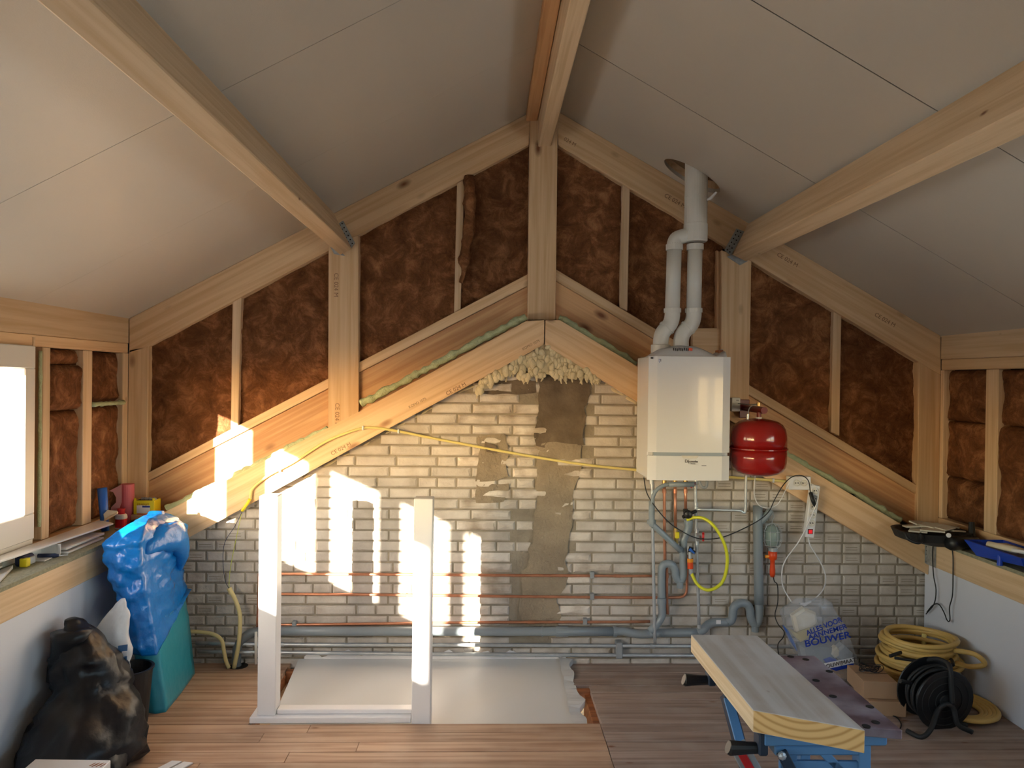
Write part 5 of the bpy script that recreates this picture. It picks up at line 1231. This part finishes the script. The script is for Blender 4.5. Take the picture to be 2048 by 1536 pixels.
wcord('tool_lead', 'black cable running from under the case lid to the panel edge', [P(1876, 1078, X=KX-.01)] + [P(a_, b_, X=KX) for a_, b_ in ((1867, 1088), (1865, 1110), (1867, 1150), (1872, 1180), (1868, 1208), (1852, 1228))], .0030, M['black'])
# paint tray
pt = thing('paint_tray', 'bright blue paint roller tray with legs on the right ledge', 'paint tray')
ta, tb_, tc_, td = P(1931, 1078, Z=ZR+.075), P(1983, 1076, Z=ZR+.075), P(2075, 1100, Z=ZR+.075), P(2060, 1122, Z=ZR+.075)
ya, yb_ = ta.y, 3.36; xa1, xb1 = ta.x, ta.x+.19
def rect(x0, x1, y0, y1, z): return [V((x0, y0, z)), V((x1, y0, z)), V((x1, y1, z)), V((x0, y1, z))]
bm = bmesh.new()
zf_ = ZR+.002
loft(bm, [[V((xa1+.02, yb_, zf_+.03)), V((xb1-.02, yb_, zf_+.03)), V((xb1-.025, ya-.05, zf_)), V((xa1+.025, ya-.05, zf_))],
          [V((xa1-.008, yb_-.02, zf_+.07)), V((xb1+.008, yb_-.02, zf_+.07)), V((xb1+.008, ya, zf_+.07)), V((xa1-.008, ya, zf_+.07))],
          [V((xa1, yb_-.01, zf_+.072)), V((xb1, yb_-.01, zf_+.072)), V((xb1, ya-.01, zf_+.072)), V((xa1, ya-.01, zf_+.072))],
          [V((xa1+.02, yb_, zf_+.045)), V((xb1-.02, yb_, zf_+.045)), V((xb1-.03, ya-.05, zf_+.012)), V((xa1+.03, ya-.05, zf_+.012))]])
obj('basin', bm, M['blue_tray'], pt)
for px in (2000, 2064):
    q = P(px, 1110, X=xa1+.012); bm = bmesh.new(); lathe(bm, [(.013, ZR+.0), (.011, ZR+.055)], 12, at=(xa1+.012, q.y, 0)); obj('foot', bm, M['blue_tray'], pt)
bm = bmesh.new(); box(bm, (xb1-.07, yb_+.1, zf_+.02), (xb1-.02, ya-.06, zf_+.068), .004); obj('paint_residue', bm, M['paper'], pt)
ro = thing('paint_roller', 'cream paint roller with red cap lying in the blue tray', 'paint roller')
bm = bmesh.new(); tube(bm, [V((xa1+.03, ya-.13, zf_+.072)), V((xa1+.085, ya-.26, zf_+.072))], .019, 14); part('sleeve', M['paper'], ro, bm=bm, smooth=True)
bm = bmesh.new(); tube(bm, [V((xa1+.085, ya-.26, zf_+.072)), V((xa1+.088, ya-.267, zf_+.072))], .010, 12); part('end_cap', M['redp'], ro, bm=bm)
bm = bmesh.new(); tube(bm, [V((xa1+.03, ya-.30, zf_+.085)), V((xa1+.10, ya-.46, zf_+.09))], .009, 10); part('handle', M['white'], ro, bm=bm)

# ================================================================== LEFT LEDGE ITEMS
t = thing('blue_tool', 'blue cylindrical tool handle leaning on the wool beside the trowel', 'tool')
bm = bmesh.new(); a = V((XL+.035, 3.96, P(202, 975, X=XL+.035).z)); a = P(204, 976, X=XL+.03); b = P(211, 1036, X=XL+.05); b.z = ZL+.004
tube(bm, [b, a], [.019, .024], 14); part('grip', M['bluep'], t, bm=bm, smooth=True)
t = thing('foam_roll', 'upright pink paper roll on the left ledge behind the bottle', 'roll')
q = P(254, 1035, Y=4.17); zt4 = P(254, 968, Y=4.17).z
bm = bmesh.new(); lathe(bm, [(.014, ZL+.003), (.036, ZL+.001), (.036, zt4), (.014, zt4)], 24, at=(q.x, 4.17, 0)); part('roll', M['pink'], t, bm=bm)
bm = bmesh.new(); pts = [(218, 982), (243, 969), (243, 1005), (238, 1018), (228, 1028), (220, 1028), (222, 1015), (232, 1005), (232, 995), (226, 984)]
prism(bm, [P(a, b, 4.10) for a, b in pts], (0, .002, 0)); tag(obj('torn_paper', bm, M['pinkl']), 'torn light pink paper flap beside the pink roll', 'paper')
t = thing('glue_bottle', 'small red bottle with white shoulder and red cap on left ledge', 'bottle')
bq = P(242, 1056, Z=ZL); prb = [(.024, 0), (.025, .003), (.025, .042), (.0255, .044), (.0255, .056), (.022, .064), (.016, .066)]
def bz(py): return P(242, py, Y=bq.y).z
prb = [(.030, ZL+.001), (.031, ZL+.006), (.028, ZL+.010), (.028, bz(1037))]
bm = bmesh.new(); lathe(bm, prb, 20, at=(bq.x, bq.y, 0)); part('bottle_body', M['redp'], t, bm=bm)
bm = bmesh.new(); lathe(bm, [(.030, bz(1037)), (.031, bz(1034)), (.028, bz(1029)), (.02, bz(1027.5))], 20, at=(bq.x, bq.y, 0)); part('shoulder', M['white'], t, bm=bm)
bm = bmesh.new(); lathe(bm, [(.018, bz(1027.5)), (.020, bz(1017))], 16, at=(bq.x, bq.y, 0)); part('cap', M['redp'], t, bm=bm)
bm = bmesh.new(); lathe(bm, [(.0315, ZL+.0005), (.0315, ZL+.006)], 20, at=(bq.x, bq.y, 0)); part('base_ring', M['white'], t, bm=bm)
t = thing('screw_box', 'open yellow box of fixings with blue label on left ledge', 'box')
a, b = P(267, 1001, 4.15), P(308, 1040, 4.15)
zb3, zt5 = ZL+.055, a.z
part('carton', M['yellowp'], t, (a.x, 4.15, zb3), (b.x, 4.235, zt5), .002)
for x_, w_ in ((a.x, .012), (b.x-.012, .014)): part('flap', M['yellowp'], t, (x_, 4.155, zt5), (x_+w_, 4.158, zt5+.012), 0)
part('opening', M['dark'], t, (a.x+.012, 4.153, zt5-.001), (b.x-.010, 4.232, zt5+.001), 0)
bm = bmesh.new()
for i in range(7): bmesh.ops.create_icosphere(bm, subdivisions=1, radius=.010, matrix=Matrix.Translation((a.x+.03+.012*i, 4.19+.012*math.sin(i*3), zt5+.003)))
part('fixings', M['grey'], t, bm=bm)
p_ = part('label_panel', M['white'], t, (a.x+.018, 4.1485, zb3+.006), (b.x-.022, 4.15, zb3+.050), 0)
part('label_stripe', M['navy'], p_, (a.x+.048, 4.148, zb3+.038), (b.x-.022, 4.1488, zb3+.047), 0)
text('lettering', 'STABILIT', .015, M['oldwood'], V(((a.x+b.x)/2-.004, 4.149, zt5-.022)), (PI/2, 0, 0), t, xs=1.1)
part('red_base', M['redp'], t, (a.x+.02, 4.149, zb3+.0005), (b.x-.02, 4.1515, zb3+.004), 0)
bm = bmesh.new(); box(bm, (a.x-.01, 4.14, ZL+.0005), (b.x+.06, 4.26, zb3-.0005), .003); tag(obj('wood_block', bm, M['pine']), 'flat pine block under the yellow box on left ledge', 'wood')
bm = bmesh.new(); q = P(270, 1045, Z=ZL+.02); bmesh.ops.create_icosphere(bm, subdivisions=2, radius=.02, matrix=Matrix.Translation((q.x, q.y, ZL+.02)) @ Matrix.Diagonal((1.2, 1, .95, 1))); tag(obj('black_cap', bm, M['black'], smooth=True), 'small black cap beside the red bottle on the ledge', 'cap')  # a loose black cap, modelled as a squashed ball
t = thing('trowel', 'small wooden-handled filling trowel leaning on the blue handle', 'trowel')
bm = bmesh.new(); prism(bm, [P(207, 1028, 3.93), P(215, 1020, 3.93), P(233, 1022, 3.93), P(236, 1025, 3.93), P(209, 1041, 3.93)], (0, .004, 0)); part('blade', M['paper'], t, bm=bm)
bm = bmesh.new(); tube(bm, [P(209, 1041, 3.925), P(235, 1026, 3.925)], .005, 8); part('handle_edge', M['stud'], t, bm=bm)
# white boards along the ledge
def lboard(name, label, x0, x1, z0, z1, yn, yf, group='white trim boards on the left ledge', m=None):
    bm = bmesh.new(); box(bm, (x0, yn, z0), (x1, yf, z1), .001); return tag(obj(name, bm, m or M['paint']), label, 'board', group)
yend = P(215, 1048, Z=ZL+.06).y
bm = bmesh.new(); prism(bm, [V(p) for p in ((XL+.004, 2.4, ZL+.052), (XL+.02, 2.4, ZL+.052), (-1.895, 3.88, ZL+.052), (XL+.016, 3.965, ZL+.052))], (0, 0, .008), .001)
tag(obj('trim_board', bm, M['paint']), 'long flat white board topmost on the left ledge below the window', 'board', 'white trim boards on the left ledge')
lboard('trim_board', 'narrow white strip under the long board, its far half showing', XL+.05, XL+.125, ZL+.018, ZL+.028, 3.46, 3.80)
lboard('trim_board', 'lowest narrow white strip lying on the ledge surface', XL+.03, XL+.132, ZL+.001, ZL+.010, 3.46, 3.78)
bm = bmesh.new(); yq = 3.44
box(bm, (XL+.02, yq-.12, ZL+.001), (XL+.11, yq, ZL+.006)); box(bm, (XL+.02, yq-.002, ZL+.006), (XL+.11, yq+.004, ZL+.050)); box(bm, (XL+.02, yq-.12, ZL+.006), (XL+.026, yq, ZL+.044))
tag(obj('white_bracket', bm, M['paint']), 'white angle profile supporting the long board near the screwdriver', 'bracket')
t = thing('tape_measure', 'blue and yellow tape measure on the left ledge near the window', 'tape measure')
q = V((-1.955, 3.24, 0))
part('case', M['navywire'], t, (q.x-.03, q.y-.02, ZL+.001), (q.x+.012, q.y+.06, ZL+.045), .008)
part('yellow_label', M['yellowp'], t, (q.x-.002, q.y-.03, ZL+.002), (q.x+.03, q.y-.002, ZL+.038), .003)
part('chrome_edge', M['steel'], t, (q.x+.012, q.y+.0, ZL+.004), (q.x+.02, q.y+.05, ZL+.035), .002)
t = thing('screwdriver', 'dark blue handled screwdriver lying on the left ledge', 'screwdriver')
a, b, c_ = P(76, 1112, Z=ZL+.0115), P(118, 1111, Z=ZL+.0115), P(136, 1110, Z=ZL+.0115)
bm = bmesh.new(); tube(bm, [a, a.lerp(b, .8), b], [.010, .010, .005], 10); part('grip', M['navywire'], t, bm=bm)
bm = bmesh.new(); tube(bm, [b, c_], .0025, 6); part('shaft', M['steel'], t, bm=bm)
bm = bmesh.new()
prism(bm, [P(-20, 1150, Z=ZL+.004), P(26, 1133, Z=ZL+.010), P(26, 1137, Z=ZL+.004), P(0, 1165, Z=ZL+.002), P(-30, 1170, Z=ZL+.002)], (0, 0, .006)); prism(bm, [P(-20, 1140, Z=ZL+.02), P(7, 1124, Z=ZL+.02), P(5, 1134, Z=ZL+.02), P(-20, 1150, Z=ZL+.02)], (0, 0, .005))
tag(obj('plaster_shards', bm, M['board_white']), 'broken white plaster shards at the near end of left ledge', 'plaster')

# ================================================================== BIG BLUE PACKAGE
pk = thing('insulation_pack', 'tall package wrapped in bright blue plastic over teal, leaning on the left ledge', 'package', loc=(-1.58, 3.85, 0))
def ringq(q, n=9, sd=0, amp=.012, z=None):
    """rounded quad ring through 4 corner points with wrinkles"""
    out = []
    for i in range(4):
        a, b = V(q[i]), V(q[(i+1) % 4]); m = (V(q[0])+V(q[1])+V(q[2])+V(q[3]))/4
        for k in range(n):
            t_ = k/n; p = a.lerp(b, t_); e = (1-abs(2*t_-1)); p = m+(p-m)*(.93+.09*e)
            w_ = N((p.x*1.0, p.y*1.0+p.z*.6, p.z*2.2), 7, sd)*amp + N(p, 19, sd+1)*amp*.45 + abs(N((p.x, p.y+p.z*.9, p.z*.3), 24, sd+2))*amp*.6 - abs(N((p.x+p.z*.3, p.y*.6-p.z*1.2, p.z*.5), 38, sd+3))*amp*.45
            out.append(p+(p-m).normalized()*w_)
    return out
lv = []   # z, LF, RF, RB, LB as (x,y)
def lev(z, xf0, xf1, xb1, yn, yf): return (z, (xf0, yn), (xf1, yn), (xb1, yf), (xb1-(xf1-xf0), yf))
keys = [lev(.0, -1.60, -1.50, -1.545, 3.58, 4.08), lev(.30, -1.665, -1.545, -1.585, 3.58, 4.09), lev(.5, -1.715, -1.58, -1.62, 3.57, 4.09), lev(.7, -1.775, -1.615, -1.62, 3.56, 4.08), lev(.80, -1.80, -1.62, -1.60, 3.56, 4.06), lev(.845, -1.765, -1.62, -1.62, 3.60, 4.03), lev(.87, -1.735, -1.64, -1.66, 3.66, 3.98), lev(.885, -1.71, -1.66, -1.68, 3.74, 3.92)]
def kint(z):
    for a, b in zip(keys, keys[1:]):
        if a[0] <= z <= b[0]:
            f = (z-a[0])/(b[0]-a[0]); return [V((a[i][0]+(b[i][0]-a[i][0])*f, a[i][1]+(b[i][1]-a[i][1])*f, z)) for i in range(1, 5)]
bm = bmesh.new(); loft(bm, [ringq(kint(.42*i/24), 9, 3, .005) for i in range(25)]); part('teal_wrap', M['film2'], pk, bm=bm, smooth=True)
bm = bmesh.new(); rg = []
for i in range(34*2):
    z = .28+(.885-.28)*i/67; k = kint(z)
    if i < 6: k = [p+V((0, 0, (.18 if j in (2,) else .02 if j in (0, 3) else .05)*(1-i/6.)*1.0)) if False else p for j, p in enumerate(k)]
    r_ = ringq(k, 14, 8, .026 if z > .55 else .016); m = sum(r_, V())/len(r_)
    rg.append([m+(p-m)*1.075+V((0, 0, 0)) for p in r_])
# slanted hem
for i in range(14):
    f = 1-i/14.
    for j, p in enumerate(rg[i]): p.z += f*(.16*max(0, (p.y-3.58)/.5)+.0)
loft(bm, rg); part('blue_wrap', M['film'], pk, bm=bm, smooth=True)
# folded flap on the right
bm = bmesh.new(); rings = []
ctr = [V((-1.63, 3.64, .77)), V((-1.60, 3.78, .79)), V((-1.585, 3.90, .76)), V((-1.60, 3.99, .67)), V((-1.62, 4.03, .58))]
cp = cr(ctr, 5)
for i, p in enumerate(cp):
    u = i/(len(cp)-1); r = .072*math.sin(PI*(.12+.8*u))**.8
    rings.append([p+V((r*.75*math.cos(t_)*(1+.2*N((math.cos(t_), math.sin(t_), u*6), 2, 5)), r*.25*math.sin(t_), r*1.05*math.sin(t_)*(1+.25*N((math.cos(t_), math.sin(t_), u*6), 2, 9)))) for t_ in [2*PI*k/18 for k in range(18)]])
loft(bm, rings); part('folded_flap', M['film'], pk, bm=bm, smooth=True)
bm = bmesh.new(); prism(bm, [V((-1.72, 3.82, .86)), V((-1.66, 3.92, .84)), V((-1.67, 3.92, .895)), V((-1.71, 3.86, .905))], (.004, .02, 0), .002)
part('bag_corner', M['film'], pk, bm=bm)

# ================================================================== BLACK BAG, WHITE BAG, BUCKET
bk = thing('bin_bag', 'big crumpled black bin liner slumped against the left panel', 'bag', loc=(-1.5, 3.25, 0))
def bring(z, cx_, cy_, a, b, sd, amp, n=44):
    out = []
    for k in range(n):
        t_ = 2*PI*k/n; p = V((cx_+a*math.cos(t_), cy_+b*math.sin(t_), z))
        w_ = N(p, 4, sd)*amp*1.6+N(p, 11, sd+1)*amp*.8 + abs(N((p.x*2, p.y*2, p.z*.8), 14, sd+2))*amp*1.1 + (abs(N((p.x+p.z*.7, p.y-p.z*.4, p.z*.6), 22, sd+3))-.2)*amp*1.0
        q = p+V((math.cos(t_), math.sin(t_), 0))*w_+V((0, 0, N(p, 9, sd+4)*amp*.7)); q.z = max(q.z, .003); out.append(q)
    return out
bkk = [(.003, -1.64, 3.06, .185, .27), (.06, -1.635, 3.08, .205, .28), (.14, -1.64, 3.12, .19, .25), (.22, -1.66, 3.18, .165, .20), (.30, -1.68, 3.22, .135, .16), (.38, -1.70, 3.25, .10, .12), (.44, -1.72, 3.27, .07, .09), (.49, -1.745, 3.28, .04, .06), (.52, -1.765, 3.28, .022, .04), (.545, -1.775, 3.27, .01, .02)]
bm = bmesh.new(); loft(bm, [bring(*(r[:5]), 31, .035 if r[0] < .4 else .014) for r in interp(bkk, 34)]); part('liner', M['blackbag'], bk, bm=bm, smooth=True)
for v_ in bk.children[0].data.vertices:
    if v_.co.x < KL+.012: v_.co.x = KL+.012
bm = bmesh.new(); loft(bm, [bring(z, -1.80+.015*i, 3.22, .035+.01*i, .03+.008*i, 37, .012, 20) for i, z in enumerate((.30, .36, .42, .47, .51))]); part('tied_end', M['blackbag'], bk, bm=bm, smooth=True)
bm = bmesh.new(); loft(bm, [bring(*r, 41, .02, 28) for r in ((.003, -1.50, 2.96, .09, .09), (.05, -1.50, 2.97, .095, .10), (.10, -1.52, 3.0, .08, .08), (.13, -1.54, 3.02, .05, .05))]); part('lower_fold', M['blackbag'], bk, bm=bm, smooth=True)
wb_ = thing('white_bag', 'white plastic bag with blue print behind the black bin liner', 'bag', loc=(-1.66, 3.5, 0))
bm = bmesh.new()
wk = [(.10, -1.68, 3.44, .08, .04), (.2, -1.69, 3.44, .09, .05), (.30, -1.69, 3.44, .095, .05), (.40, -1.695, 3.45, .085, .05), (.46, -1.68, 3.46, .065, .045), (.52, -1.66, 3.47, .045, .03), (.575, -1.655, 3.48, .01, .01)]
loft(bm, [bring(*r, 51, .016, 30) for r in interp(wk, 18)]); part('film', M['milky'], wb_, bm=bm, smooth=True)
Yw = 3.345
bm = bmesh.new(); prism(bm, [P(a, b, Yw) for a, b in ((236, 1292), (255, 1289), (252, 1350), (236, 1340))], (0, .003, 0)); part('blue_print', mat('slate_blue_print', (70, 108, 150), .5), wb_, bm=bm)
bm = bmesh.new(); prism(bm, [P(a, b, Yw-.003) for a, b in ((244, 1303), (254, 1302), (254, 1312), (248, 1313), (248, 1322), (244, 1322))], (0, .002, 0)); part('white_print', M['white'], wb_, bm=bm)
bm = bmesh.new(); q = P(196, 1308, 3.40); bmesh.ops.create_icosphere(bm, subdivisions=2, radius=.03, matrix=Matrix.Translation(q)); tag(obj('green_wrapper', bm, mat('green_plastic', (50, 150, 60), .4), smooth=True), 'bit of green plastic between black bag and white bag', 'plastic')
bu = thing('bucket', 'black builders bucket behind the blue and teal package', 'bucket', loc=(-1.66, 3.62, 0))
bm = bmesh.new(); lathe(bm, [(.07, .001), (.075, .01), (.095, .255), (.102, .257), (.102, .265), (.090, .265), (.07, .03)], 28, at=(-1.61, 3.46, 0)); part('shell', M['black'], bu, bm=bm)
for p in (V((-1.70, 3.55, 0)),): pass
# white box and strips in the foreground
wx = thing('white_box', 'white cardboard box at the very front beside the black bag', 'box', loc=(-1.45, 2.88, 0))
zt6 = .16; a, b, c_, d_ = P(70.8, 1518, Z=zt6), P(221.5, 1520, Z=zt6), P(221.5, 1620, Z=zt6), P(-15, 1600, Z=zt6)
bm = bmesh.new(); prism(bm, [a, b, V((b.x+.0, b.y-.3, zt6)), V((a.x-.0, a.y-.3, zt6))], (0, 0, -zt6+.001), .002); part('carton', M['paint'], wx, bm=bm)
for i in range(6):
    q = P(178+i*4.2, 1532+(i % 2)*1.5, Z=zt6+.0005); bm = bmesh.new(); prism(bm, [q, q+V((.005, .0, 0)), q+V((.014, .022, 0)), q+V((.010, .022, 0))], (0, 0, .0006)); part('printed_mark', M['oldwood'], wx, bm=bm)
for i, (a, b) in enumerate((((344, 1521), (364, 1522)), ((368, 1523), (386, 1525)))):
    q0, q1 = P(*a, Z=.006), P(*b, Z=.006); bm = bmesh.new(); prism(bm, [q0, q1, q1+V((-.17, -.30, 0)), q0+V((-.17, -.30, 0))], (0, 0, -.005))
    tag(obj('white_strip', bm, M['paint']), ('left' if i == 0 else 'right') + ' one of two white strips on the floor at the front edge', 'strip', 'white strips on the floor')
# drain hole in the floor
bm = bmesh.new(); lathe(bm, [(.05, -.0), (.05, .0012)], 14, at=(P(473, 1335, Z=0).x+.005, 4.165, 0)); obj('pipe_cutout', bm, M['dark'], floor)
